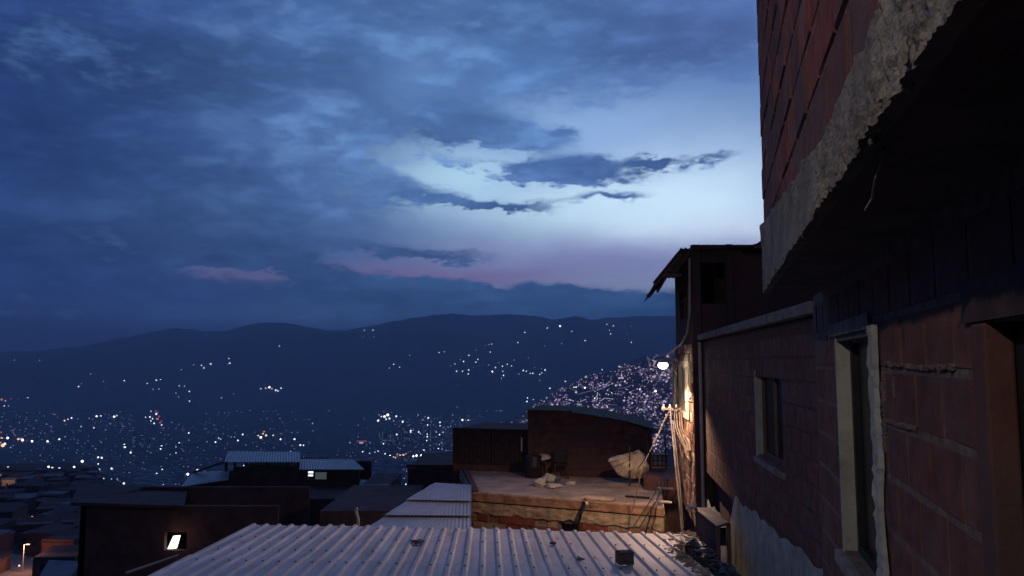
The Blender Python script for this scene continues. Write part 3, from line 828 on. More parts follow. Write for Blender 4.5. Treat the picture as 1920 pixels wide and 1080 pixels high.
# ------------------------------------------------------------------ foreground roof
def front_roof():
    b = empty('metal_roofed_house', (-.7, 9, -6.5), 'house under a broad ribbed white metal roof filling the bottom of the view', 'house')
    A, B = P(475, 984, 13.0), P(1300, 1001, 12.55)
    dv = Vector((-.031, 1, -.0517)).normalized()
    ex = (B - A).normalized(); wid = (B - A).length
    pitch = wid / 34
    nr = 34
    per = [6, 6, 5, 6, 5, 3, 3]
    i0 = 0
    nz = ex.cross(dv).normalized()
    for k, n_ in enumerate(per):
        x = i0 * pitch
        far = A + ex * x + nz * (.006 * (k % 2)) + dv * [0, .03, -.02, .05, 0, -.1, -.04][k]
        if k == 6:
            sheet(far - dv * .95, ex, dv, n_ * pitch, .95, pitch, .027, ZINC, b, seed=k, wav=.004); continue
        sheet(far - dv * 4.0, ex, dv, n_ * pitch, 4.0, pitch, .027, ZINC, b, seed=k, wav=.004)
        o = [0, .05, .02, .1, .80, .70][k]
        sheet(far - dv * 8.2 + nz * .016, ex, dv, n_ * pitch, 5.45 - o, pitch, .027, ZINC, b, seed=k + 10, wav=.004)
        i0 += n_
    sc = MB(); r = random.Random(2)
    for j in range(0, 35):
        for L in (.35, 1.35, 2.3, 3.1, 4.2, 5.4):
            if r.random() < .25 or (j > 30 and L > .9): continue
            p = A + ex * (j * pitch + .017 * pitch / .2) - dv * (L + r.uniform(-.03, .03)) + nz * (.042 if L < 2.6 else .058)
            sc.lathe(p, [(.012, -.004), (.013, .002), (.006, .008), (.001, .009)], 6)
    sc.build('roof_screw', RUST, b, kind='stuff')
    body = [A + ex * .35 - dv * .5, A + ex * (wid - .9) - dv * .5, A + ex * (wid - .9) - dv * 8, A + ex * .35 - dv * 8]
    bt = [Vector((p.x, p.y, -9)) for p in body]
    MB().hexa([bt[3], bt[2], bt[1], bt[0]], [p + Vector((0, 0, -.16)) for p in (body[3], body[2], body[1], body[0])]).build('wall', BRICK_DULL, b)
    for L in (.3, 1.6, 2.9, 4.4, 5.9, 7.4):
        MB().bar(A - dv * L - nz * .05, A + ex * (wid - .75) - dv * L - nz * .05, .05, .08).build('purlin', WOOD, b)
    on = lambda x, L, h=.0: A + ex * x - dv * L + nz * h
    # things lying on the roof
    c = MB(); 
    def hit(px, py, h=0.0):
        dr = ray(px, py); return dr * ((A + nz * h).dot(nz) / dr.dot(nz))
    p = hit(1171, 1056, .03) + nz * .072
    bx, by, bz = .20, .14, .15
    M = Matrix.Rotation(R(12), 3, 'Z')
    c = MB()
    t = .03
    def bb(ox, oy, oz, dx_, dy_, dz_): c.box(p + M @ Vector((ox, oy, oz)), (dx_, dy_, dz_), M=M)
    bb(0, -by / 2 + t / 2, 0, bx, t, bz); bb(0, by / 2 - t / 2, 0, bx, t, bz)
    bb(-bx / 2 + t / 2, 0, 0, t, by - 2 * t, bz - .004); bb(bx / 2 - t / 2, 0, 0, t, by - 2 * t, bz - .004); bb(0, 0, 0, t, by - 2 * t, bz - .006)
    bb(0, 0, bz / 2 - .008, bx - .004, by - .004, .012)
    tag(c.build('cinder_block', BLOCK, origin=p - Vector((0, 0, bz / 2))), 'small dark cinder block weighing down the white ribbed roof', 'block')
    pts = [(784, 1018, .10, .035), (1036, 1021, .05, .045), (1088, 1051, .06, .025)]
    labs = ['flat dark scrap lying left of centre on the ribbed white roof', 'small dark clod lying mid roof below the brick terrace', 'curled dark strip lying by the sheet overlap on the roof']
    for k, (x, L, a_, h_) in enumerate(pts):
        q = hit(x, L, .02) + nz * .02
        tag(MB().lump(q, (a_ * 1.9, a_ * 2.2, h_), k + 3, .7, 2, 1.8).build('debris', BLOCK, origin=q), labs[k], 'debris')
    rb = MB(); r = random.Random(5)
    for k in range(420):
        L = r.uniform(-.05, 3.2)
        x = wid - .02 - min(.62, max(0, L - .5) * .6) - abs(r.gauss(0, .22 if L < 1 else .09)) + .04
        q = on(x, L, .03 + r.uniform(0, .012)); s_ = r.uniform(.008, .045) * (1.6 if r.random() < .06 else 1)
        rb.lump(q, (s_ * 1.5, s_, s_ * .5), k, .9, 1, 2.2)
    tag(rb.build('rubble', CONCRETE_TAN), 'broken mortar and gravel spilled along the right edge of the white roof', 'rubble', kind='stuff')
    q = on(wid - .30, 1.15, .07)
    tag(MB().lump(q, (.13, .3, .12), 9, .5, 2).build('stone', SACK, origin=q), 'pale rounded lump at the right edge of the white roof', 'stone')
    p0 = P(671, 990, 13.6); p1 = P(668, 957, 13.6)
    tag(MB().tube([p0 - Vector((0, 0, .9)), p0, (p0 + p1) / 2 + Vector((.02, 0, 0)), p1 + Vector((-.01, 0, 0)), p1 + Vector((.02, 0, .03))], .028, 6).build('vent_pipe', PALE, origin=p0 - Vector((0, 0, .9))),
        'thin crooked pipe sticking up behind the white ribbed roof', 'pipe')
    return on, wid


# ------------------------------------------------------------------ blue sheet roof beside the terrace
def side_roof():
    b = empty('metal_roofed_house', (-1.9, 19, -7), 'small house under stepped pale blue corrugated sheets left of the terrace', 'house')
    fl, fr = P(815, 912, 21), P(884, 916, 21)
    nl, nr_ = P(652, 1010, 16.2), P(884, 1010, 16.0)
    rows = 3
    lerp = lambda a, c, t: a + (c - a) * t
    ts = [0, .36, .62, 1.0]
    for k in range(rows):
        t0, t1 = ts[k], ts[k + 1] + (.03 if k < 2 else 0)
        h = .10 * (rows - 1 - k) / 2
        a, c = lerp(fl, nl, t0), lerp(fr, nr_, t0); e, g = lerp(fl, nl, t1), lerp(fr, nr_, t1)
        up = Vector((0, 0, h))
        n_ = int((c - a).length / .075) * 4; vs = []
        m = 5
        for j in range(m + 1):
            l_, r_ = lerp(a, e, j / m), lerp(c, g, j / m)
            for i in range(n_ + 1):
                # ribs run along the fall, their count shrinks as the roof narrows
                p_ = lerp(r_, l_, i / n_); w_ = (p_ - r_).length
                vs.append(p_ + up + Vector((0, 0, .008 * math.cos(2 * math.pi * (w_ / .085 + j / m * .0)))))
        nv = len(vs); vs2 = [v - Vector((0, 0, .012)) for v in vs]; q = n_ + 1
        f = [(j * q + i, (j + 1) * q + i, (j + 1) * q + i + 1, j * q + i + 1) for j in range(m) for i in range(n_)]
        f2 = [tuple(nv + x for x in reversed(t)) for t in f]
        ed = [(m * q + i, m * q + i + nv, m * q + i + 1 + nv, m * q + i + 1) for i in range(n_)]
        MB().poly(vs + vs2, f + f2 + ed).build('metal_sheet', ZINC_BLUE, b)
    dn = Vector((0, 0, -.12)); z0 = Vector((0, 0, -3.6))
    q = [nl + dn + Vector((.1, 0, 0)), nr_ + dn - Vector((.02, 0, 0)), fr + dn - Vector((.02, .1, 0)), fl + dn + Vector((.1, -.1, 0))]
    MB().hexa([p + z0 for p in q], q).build('wall', REDWALL, b)


# ------------------------------------------------------------------ terrace house lit by the lamp
def terrace_house():
    b = empty('terrace_house', (1.3, 20, -8), 'brick and concrete house with a flat cement terrace lit warm by the street lamp', 'house')
    L_, R_ = P(886, 918, 20.7), P(1245, 946, 18.6)
    BL, BR = P(862, 872, 25.0), P(1237, 884, 23.6)
    z = -3.4
    for p in (L_, R_, BL, BR): p.z = z
    d = (R_ - L_); d.z = 0; ln = d.length; d.normalize(); n = Vector((d.y, -d.x, 0))
    th = .26
    # terrace floor, sloping not at all
    MB().hexa([L_ + Vector((0, 0, -th)), R_ + Vector((0, 0, -th)), BR + Vector((0, 0, -th)), BL + Vector((0, 0, -th))], [L_, R_, BR, BL]).build('terrace_floor', SLAB, b)
    F0 = lambda s, zz, o=0.0: L_ + d * s + n * o + Vector((0, 0, zz))
    # rough cast edge of the slab and the beam under it
    def band(za, zb, o, mat, name, amp, seed, s0=0.0, s1=None, fray=0.0):
        s1 = ln if s1 is None else s1
        nx, nz = int(90 * (s1 - s0) / ln) + 8, 6; v = []
        for j in range(nz + 1):
            for i in range(nx + 1):
                s_ = s0 + (s1 - s0) * i / nx
                a = za + fray * mn.noise(Vector((s_ * 3.5, seed, 0))); c = zb
                zz = a + (c - a) * j / nz
                v.append(F0(s_, zz, o + amp * mn.fractal(Vector((s_ * 5, zz * 9, seed)), .8, 2.1, 4)))
        f = [(j * (nx + 1) + i, j * (nx + 1) + i + 1, (j + 1) * (nx + 1) + i + 1, (j + 1) * (nx + 1) + i) for j in range(nz) for i in range(nx)]
        m0 = len(v); v += [F0(s0 + (s1 - s0) * i / nx, za + .0, -.02) for i in range(nx + 1)]; m1 = len(v); v += [F0(s0 + (s1 - s0) * i / nx, zb, -.02) for i in range(nx + 1)]
        f += [(m0 + i, m0 + i + 1, i + 1, i) for i in range(nx)]
        tt = nz * (nx + 1); f += [(tt + i, tt + i + 1, m1 + i + 1, m1 + i) for i in range(nx)]
        MB().poly(v, f).build(name, mat, b)
    band(-.19, .004, .05, SLABEDGE, 'slab_edge', .012, 3)
    band(-.50, -.225, .035, CONCRETE_TAN, 'concrete_beam', .014, 5, fray=.07)
    band(-.235, -.18, .012, BLACK, 'joint', .004, 6)
    # brick wall below
    wz0, wz1 = z - 1.8, z - .27
    win = (ln * .487, ln * .585, z - .92, z - .56)
    g2 = (ln * .90, ln * .98, z - 1.0, z - .62)
    brick_wall(b, (L_.x, L_.y), (R_.x, R_.y), wz0, wz1, [BRICK, BRICK, BRICK_TAN], MORTAR, [win, g2], L=.32, H=.22, thick=.16, face=.014, seed=8, jitter=.012)
    MB().hexa([Vector((p.x, p.y, -8)) for p in (L_ - n * .18, R_ - n * .18, BR, BL)], [Vector((p.x, p.y, z - th - .01)) for p in (L_ - n * .18, R_ - n * .18, BR, BL)]).build('inner_wall', DARK, b)
    # edge line of the terrace, loose pieces of the parapet
    k = MB().bar(F0(.25, .02, .0), F0(ln - .05, .02, .0), .06, .035).build('kerb', CONCRETE_TAN, b)
    for s_, w_, dpt, h in ((.585, .10, .35, .05), (.665, .08, .35, .045)):
        q = F0(ln * (s_ + w_ / 2), .03 + h / 2, -.28)
        MB().box(q, (ln * w_, dpt, h), math.atan2(d.y, d.x)).build('low_plinth', SLAB, b, bevel=.012)
    # bracket bulb on the beam with black cable
    q = P(1100, 944, 19.3)
    # back wall and shed
    w0, w1 = P(990, 885, 23.9), P(1222, 893, 23.2)
    TL = [(0, (680 - 770) / F * 23.9), (.32, (680 - 771) / F * 23.8), (.5, (680 - 777) / F * 23.6), (.75, (680 - 787) / F * 23.5), (1, (680 - 805) / F * 23.2)]
    wl = (w1.xy - w0.xy).length
    top = lambda s_: interp([(a * wl, c) for a, c in TL], s_)
    hs = empty('brick_shed', (w0.x, w0.y, z), 'tall blank brick shed wall rising at the back of the lit terrace', 'shed')
    brick_wall(hs, (w0.x, w0.y), (w1.x, w1.y), z, top(wl * .5) + .1, [SHEDWALL], SHEDWALL, L=.34, H=.22, thick=.15, face=.012, seed=12, jitter=.004, topline=top)
    dd = (w1 - w0); dd.z = 0; dd.normalize(); nn = Vector((dd.y, -dd.x, 0))
    MB().hexa([w0 - nn * .16, w1 - nn * .16, w1 - nn * 2.6, w0 - nn * 2.6], [Vector((w0.x, w0.y, top(0))) - nn * .16, Vector((w1.x, w1.y, top(wl))) - nn * .16, Vector((w1.x, w1.y, top(wl))) - nn * 2.6, Vector((w0.x, w0.y, top(0))) - nn * 2.6]).build('inner_wall', DARK, hs)
    for i in range(5):
        a, c = wl * i / 5, wl * (i + 1) / 5 + .03
        pa_, pc_ = w0 + dd * a, w0 + dd * c; pa_.z, pc_.z = top(a) + .05, top(min(c, wl)) + .05
        sheet(pa_ + nn * .18 + Vector((0, 0, .004 * i)), pc_ - pa_, -nn, (pc_ - pa_).length, 2.8, .09, .018, RUST, hs, trap=False, seed=i, seg=1)
    # dark corrugated enclosure to the left
    e0, e1 = P(850, 870, 25.2), P(992, 870, 24.4)
    zt, zm = (680 - 804) / F * 24.8, (680 - 866) / F * 24.8
    g = empty('metal_shed', (e0.x, e0.y, z - 1), 'dark shed of upright corrugated sheets on a brick base left of the terrace', 'shed')
    ed = (e1 - e0); ed.z = 0; el = ed.length; ed.normalize(); en = Vector((ed.y, -ed.x, 0))
    for i in range(4):
        c = Vector((e0.x, e0.y, zm)) + ed * (el * i / 4) + en * (.05 + .008 * (i % 2))
        sheet(c, ed, (0, 0, 1), el / 4 + .02, zt - zm - .01 * (i % 3), .085, .018, RUST, g, trap=False, seed=i, seg=1)
    MB().bar(Vector((e0.x, e0.y, zt + .02)) + en * .04, Vector((e1.x, e1.y, zt + .03)) + en * .04, .12, .05).build('roof_edge', RUST, g)
    brick_wall(g, (e0.x, e0.y), (e1.x, e1.y), z - 1.1, zm, [SHEDWALL], SHEDWALL, L=.34, H=.22, thick=.14, face=.01, seed=14)
    MB().hexa([e0 - en * .15 + Vector((0, 0, -4)), e1 - en * .15 + Vector((0, 0, -4)), e1 - en * 3 + Vector((0, 0, -4)), e0 - en * 3 + Vector((0, 0, -4))],
              [Vector((p.x, p.y, zt)) for p in (e0 - en * .15, e1 - en * .15, e1 - en * 3, e0 - en * 3)]).build('inner_wall', DARK, g)
    q = P(978, 833, 24.3); MB().box(q, (.04, .03, .42)).build('door_post', PALE, g)
    # low stepped wall on the left side of the terrace, throwing the dark diagonal
    a0, a1 = L_ + Vector((.0, .1, 0)), BL + Vector((.1, -.2, 0))
    MB().hexa([a0, a0 + Vector((.16, 0, 0)), a1 + Vector((.16, 0, 0)), a1], [a0 + Vector((0, 0, .06)), a0 + Vector((.16, 0, .06)), a1 + Vector((.16, 0, .12)), a1 + Vector((0, 0, .12))]).build('side_parapet', SHEDWALL, b)
    # scaffold rods and cut pipes at the right edge
    for k, (x, y, YY) in enumerate(((1250, 897, 22.0), (1251, 915, 20.6), (1247, 940, 18.9))):
        q = P(x, y, YY); MB().tube([q - Vector((.25, 0, 0)), q + Vector((.15, -.03, -.02))], .03, 7).build('pipe_end', PALE, b)
    q = P(1243, 946, 18.7); MB().tube([q, q + Vector((.02, 0, -.22))], .025, 6).build('pipe_end', PALE, b)

    # ---- things standing on the terrace
    def T(px, py):                     # terrace point seen at px, py
        dr = ray(px, py); return dr * (z / dr.z)
    fb_ = P(1100, 944, 18.95)
    lb = empty('wall_bulb', fb_, 'bare white bulb on a short bracket over the small dark terrace window', 'lamp')
    MB().tube([fb_ + Vector((0, .45, .05)), fb_ + Vector((0, .02, .04))], .018, 6).build('bracket', STEEL, lb)
    MB().lathe(fb_, [(.012, .05), (.03, .03), (.045, 0), (.04, -.03), (.015, -.05)], 10).build('bulb', SACK, lb, smooth=True)
    q = fb_ + Vector((-.02, .3, -.02))
    tag(MB().tube([q, q + Vector((-.03, .0, -.15)), q + Vector((-.10, .0, -.3)), q + Vector((-.14, .02, -.5)), q + Vector((-.15, .04, -.8))], .03, 6).build('cable', CABLE_DARK, origin=q),
        'thick black cable hanging down the lit beam from the bulb bracket', 'cable')
    # draped sack over a frame
    c = T(1183, 896); c.z = z
    nu, nv_ = 26, 16; v = []
    wL, wR = P(1140, 858, 22.0).x, P(1218, 858, 22.0).x
    Yt = 22.1; apex = P(1197, 843, Yt); cc = apex
    edge = [P(x, y, Yt) for x, y in ((1180, 848), (1160, 853), (1140, 861), (1143, 868), (1150, 878), (1158, 889), (1168, 894), (1182, 897), (1196, 897), (1208, 893), (1216, 878), (1212, 864), (1207, 852))]
    vs = []; rg, un = 14, 96
    for k in range(rg + 1):
        t = k / rg
        for i in range(un + 1):
            u_ = i / un * (len(edge) - 1); i0 = min(int(u_), len(edge) - 2); fr = u_ - i0
            p0_, p1_, p2_, p3_ = edge[max(i0 - 1, 0)], edge[i0], edge[i0 + 1], edge[min(i0 + 2, len(edge) - 1)]
            pp = .5 * ((2 * p1_) + (p2_ - p0_) * fr + (2 * p0_ - 5 * p1_ + 4 * p2_ - p3_) * fr * fr + (3 * p1_ - p0_ - 3 * p2_ + p3_) * fr ** 3)
            base = apex.lerp(pp, t)
            fold = .055 * t * math.sin(i * .62 + 3 * mn.noise(Vector((i * .06, t * 1.5, 0)))) + .025 * t * math.sin(i * 1.4 + t * 2) + .05 * mn.noise(Vector((base.x * 4, base.z * 5, 1)))
            vs.append(base + Vector((0, -.34 * math.sin(math.pi * min(1, t * .95)) + fold, 0)))
    q = un + 1; f = [(k * q + i, k * q + i + 1, (k + 1) * q + i + 1, (k + 1) * q + i) for k in range(rg) for i in range(un)]
    m0 = len(vs); vs += [p + Vector((0, .02, 0)) for p in vs]
    f += [tuple(m0 + x for x in reversed(t_)) for t_ in f]; f += [(rg * q + i, rg * q + i + 1, m0 + rg * q + i + 1, m0 + rg * q + i) for i in range(un)]
    o = MB().poly(vs, f).build('tarpaulin', TARP, smooth=True, origin=(cc.x, cc.y, z))
    tag(o, 'large cream tarpaulin draped in a fan shape before the brick shed', 'tarpaulin')
    b0, b1 = T(1181, 912), P(1180, 834, 0) ; Yp = b0.y; top_ = P(1180, 836, Yp)
    tag(MB().tube([b0, top_], .022, 6).build('metal_post', STEEL, origin=b0), 'thin upright post standing in front of the cream tarpaulin', 'post')
    # barrel, parasol-like dish on a stand, white sacks, rubble
    q = T(1000, 895); tag(MB().lathe(q, [(.24, 0), (.26, .03), (.25, .3), (.265, .32), (.25, .35), (.25, .62), (.24, .64), (.1, .645)], 18).build('barrel', BLACK, origin=q, smooth=True), 'black barrel at the dark left end of the terrace', 'barrel')
    q = T(1019, 893)
    d0 = empty('basin_on_stool', q, 'pale upturned basin resting on a dark stool beside the barrel', 'basin')
    s0 = MB()
    for sx, sy in ((-.12, -.12), (.12, -.12), (-.12, .12), (.12, .12)): s0.bar(q + Vector((sx, sy, 0)), q + Vector((sx * .7, sy * .7, .42)), .03)
    s0.box(q + Vector((0, 0, .43)), (.24, .24, .03)); s0.build('stool', STEEL, d0)
    M = Matrix.Rotation(R(-8), 3, 'Y')
    cb = q + Vector((-.03, 0, .5)); prof = [(.27, 0), (.275, .02), (.22, .10), (.12, .15), (.02, .165)]
    mb = MB(); mb.lathe((0, 0, 0), prof, 20); mb.v = [tuple(cb + M @ Vector(v_)) for v_ in mb.v]; mb.build('basin', SACK, d0, smooth=True)
    r = random.Random(8)
    for k, (x, y, w_, h_, lab, m_) in enumerate(((1014, 912, .34, .24, 'plump white sack slumped leftmost on the terrace floor', SACK), (1030, 905, .32, .26, 'grey bag lying behind the two white sacks', PLASTER),
                                                 (1038, 915, .36, .13, 'flat white sack in front of the grey bag', SACK), (1044, 904, .22, .22, 'crumpled dark bag right of the grey bag', BLUETARP),
                                                 (1069, 909, .28, .10, 'white flat lump alone on the terrace right of the sacks', SACK))):
        q = T(x, y); tag(MB().lump(q + Vector((0, 0, h_ * .42)), (w_ * 1.1, w_ * .8, h_), k, .6, 3, 1.6).build('sack', m_, origin=q, smooth=True), lab, 'sack')
    q = T(1052, 897)
    ch = empty('plastic_chair', q, 'dark plastic chair in shadow behind the sacks', 'chair')
    for sx, sy in ((-.18, -.16), (.18, -.16), (-.18, .18), (.18, .18)): MB().bar(q + Vector((sx * 1.15, sy * 1.1, 0)), q + Vector((sx, sy, .4)), .035).build('leg', BLACK, ch)
    MB().box(q + Vector((0, 0, .42)), (.42, .4, .03)).build('seat', BLACK, ch, bevel=.01)
    MB().box(q + Vector((0, .2, .64)), (.4, .03, .4)).build('backrest', BLACK, ch, bevel=.01)
    for sx in (-.2, .2): MB().bar(q + Vector((sx, -.12, .6)), q + Vector((sx, .2, .62)), .035).build('armrest', BLACK, ch)
    # small heap of bits by the tarpaulin
    mb = MB()
    for k in range(14):
        q = T(1143 + r.uniform(-10, 12), 889 + r.uniform(-3, 4)); mb.bar(q, q + Vector((r.uniform(-.12, .12), r.uniform(-.1, .1), r.uniform(.05, .35))), .02)
    tag(mb.build('scrap_heap', WOOD, kind='stuff'), 'heap of sticks and scraps beside the tarpaulin')
    # dark slot at the front of the terrace, drawn as a black bar
    q = T(1195, 934)
    tag(MB().box(q + Vector((0, 0, .03)), (.62, .09, .04), math.atan2(d.y, d.x)).build('slot', BLACK, origin=q), 'dark plank drawn as a black bar along the front edge of the terrace', 'slot')
    # grille fence lit behind, low wall
    q0, q1 = P(1207, 852, 23.0), P(1249, 852, 23.0)
    gr = empty('window_grille', (q0.x, 23.0, z), 'dark iron grille over a small pale wall right of the shed', 'grille')
    mb = MB()
    zt_, zb_ = q0.z, P(1230, 874, 23.0).z
    for k in range(6):
        x = q0.x + (q1.x - q0.x) * k / 5; MB().bar((x, 22.95, zb_), (x, 22.95, zt_), .035).build('bar', STEEL, gr)
    for k in range(3):
        zz = zb_ + (zt_ - zb_) * (.06 + .44 * k); MB().bar((q0.x - .05, 22.9, zz), (q1.x + .05, 22.9, zz), .035).build('bar', STEEL, gr)
    lw = MB().box(((q0.x + q1.x) / 2 + .05, 23.3, (z + zt_) / 2), (q1.x - q0.x + .1, .15, zt_ - z)).build('low_wall', TARP, b)
    # little roof to the right of the shed
    a = P(1206, 812, 23.4); a2 = P(1256, 815, 22.4)
    lr = empty('lean_to_roof', ((a.x + a2.x) / 2, 22.8, z), 'small grey metal awning on thin posts right of the brick shed', 'awning')
    sheet(a, (a2 - a), (-.1, 1, .1), (a2 - a).length, 1.0, .1, .02, ZINC_OLD, lr, trap=False, seed=3, seg=1)
    for px in (1213, 1247): t_ = P(px, 815, 23.1); MB().bar((t_.x, t_.y, z), (t_.x, t_.y, t_.z - .02), .045).build('post', WOOD, lr)
    for px, py, w_ in ((1232, 850, .22), (1241, 838, .16)):
        pass
    return z


# ------------------------------------------------------------------ service pole, street lamp, cables
def poles():
    t, bs = P(1256, 768, 17.6), P(1278, 986, 16.6)
    p = empty('service_pole', bs + Vector((0, 0, -1.2)), 'thin leaning service pole with a short crossarm in front of the lamp lit wall', 'pole')
    MB().tube([bs + (bs - t) * .3, bs, t + Vector((0, 0, .03))], .024, 8, .02).build('shaft', POLE, p)
    MB().tube([P(1281, 990, 16.7), P(1274, 900, 17.1), P(1262, 790, 17.55)], .014, 6).build('conduit', POLE, p)
    MB().bar(P(1240, 766, 17.6), P(1274, 768, 17.6), .05, .05).build('crossarm', POLE, p)
    for x in (1244, 1256, 1268): q = P(x, 764, 17.6); MB().lathe(q - Vector((0, 0, .02)), [(.02, 0), (.035, .02), (.02, .04), (.03, .06), (.01, .085)], 8).build('insulator', SACK, p)
    # wall-mounted street lamp
    hd = P(1243, 683, 16.5)
    wl = Vector((XC(18.0), 18.0, hd.z + .02))
    l = empty('street_lamp', wl, 'glowing street lamp on a short arm beside the cream window', 'street lamp')
    MB().tube([wl, (wl + hd) / 2 + Vector((0, 0, .03)), hd + Vector((.03, .03, .03))], .022, 7).build('arm', PALE, l)
    # tilted hood open below
    mb = MB(); mb.lathe((0, 0, 0), [(.03, .09), (.09, .07), (.13, .0), (.135, -.01), (.125, 0), (.085, .062), (.02, .08)], 16)
    mb.v = [tuple(hd + Vector((0, 0, .03)) + Vector(v)) for v in mb.v]; mb.build('hood', PALE, l, smooth=True)
    MB().lathe(hd, [(.03, .07), (.07, .05), (.10, 0), (.10, -.03), (.06, -.08), (.01, -.10)], 14).build('bulb', emit('lamp bulb', (1, .80, .58), 60), l, smooth=True)
    ld = bpy.data.lights.new('lamp_light', 'SPOT'); ld.spot_size = R(148); ld.spot_blend = .3; lo = bpy.data.objects.new('lamp_light', ld); COL.objects.link(lo)
    ld.energy = LAMP_W; ld.color = (1.0, .62, .38); ld.shadow_soft_size = .06
    lo.parent = l; lo.location = hd + Vector((0, 0, -.12)) - wl; lo.rotation_euler = (R(0), R(15), 0)
    # cables
    def cable(pts, r_, lab, mat=CABLE, n=14, sag=0.0, name='cable'):
        pts = [Vector(q) for q in pts]; out = []
        for a, c in zip(pts, pts[1:]):
            for k in range(n):
                t_ = k / n; q = a.lerp(c, t_); q.z -= sag * 4 * t_ * (1 - t_); out.append(q)
        out.append(pts[-1]); o = MB().tube(out, r_, 5).build(name, mat, origin=pts[0]); tag(o, lab, 'cable')
    cable([P(1254, 772, 17.6), P(1206, 870, 17.4), P(1178, 985, 17.2)], .011, 'cable slanting from the crossarm down left over the terrace front', sag=.03)
    cable([P(1250, 776, 17.6), P(1224, 830, 17.2), P(1196, 878, 18.2)], .011, 'short cable running from the crossarm towards the tarpaulin', sag=.05)
    cable([P(1252, 880, 21.5), P(1222, 935, 18.4), P(1186, 990, 17.9)], .012, 'upper of two dark lines, cable and cast shadow together, crossing the right end of the terrace', CABLE_DARK)  # this pair draws each cable and its cast shadow as one dark line
    cable([P(1256, 884, 21.5), P(1230, 940, 18.4), P(1198, 990, 17.9)], .012, 'lower of two dark lines, cable and cast shadow together, crossing the right end of the terrace', CABLE_DARK)
    cable([P(1262, 770, 17.6), P(1270, 700, 16.8), P(1262, 690, 16.9)], .01, 'cable rising from the crossarm to the lamp arm', sag=.02)
    cable([P(1268, 764, 17.6), P(1300, 740, 15.6)], .01, 'short cable from the crossarm end to the brick corner', sag=.03)
    cable([P(1246, 690, 17.0), P(1262, 697, 17.2), P(1270, 690, 17.6)], .012, 'looped cable hanging under the lamp arm', sag=.08)
    # hanging bundle down the lit wall
    for k, (dx_, y1, r_, lab) in enumerate(((0, 862, .014, 'thick pale cable of the bundle hanging down the lit brick wall'), (5, 880, .010, 'thinner pale cable beside the thick one on the lit brick wall'),
                                           (-4, 846, .009, 'shortest pale cable at the left of the bundle on the lit wall'), (9, 915, .016, 'ragged longest cable end hanging lowest on the lit wall'))):
        cable([P(1268 + dx_, 768, 17.6), P(1270 + dx_, 800, 17.2), P(1281 + dx_, 828, 16.5), P(1291 + dx_ * .5, 845, 16.0), P(1296 + dx_ * .4, y1, 15.9)], r_, lab, n=5, sag=.02)
    # near street lamp behind the camera, whose light falls on the overhanging wall
    q = Vector((NEAR[0], NEAR[1], 0))
    s = empty('street_lamp', (q.x, q.y, -8), 'street lamp on a tall pole standing behind the viewpoint', 'street lamp')
    MB().tube([(q.x, q.y, -8), (q.x, q.y, NEAR[2] + .3)], .07, 8, .05).build('pole', PALE, s)
    MB().tube([(q.x, q.y, NEAR[2] + .3), (q.x + .3, q.y + .15, NEAR[2] + .36), (q.x + .7, q.y + .3, NEAR[2] + .3)], .03, 6).build('arm', PALE, s)
    MB().box((q.x + .8, q.y + .33, NEAR[2] + .28), (.42, .18, .08), R(20)).build('lamp_head', PALE, s, bevel=.02)
    MB().box((q.x + .8, q.y + .33, NEAR[2] + .225), (.34, .14, .03), R(20)).build('diffuser', emit('near lamp diffuser', (1, .85, .65), 10), s)
    ld = bpy.data.lights.new('near_lamp_light', 'POINT'); lo = bpy.data.objects.new('near_lamp_light', ld); COL.objects.link(lo)
    ld.energy = NEAR_W; ld.color = (1.0, .82, .66); ld.shadow_soft_size = .08
    lo.parent = s; lo.location = Vector((q.x + .8, q.y + .33, NEAR[2] + .12)) - Vector((q.x, q.y, -8))


LAMP_W = 640.0
NEAR = (-4.2, -2.2, 3.0)
NEAR_W = 400.0


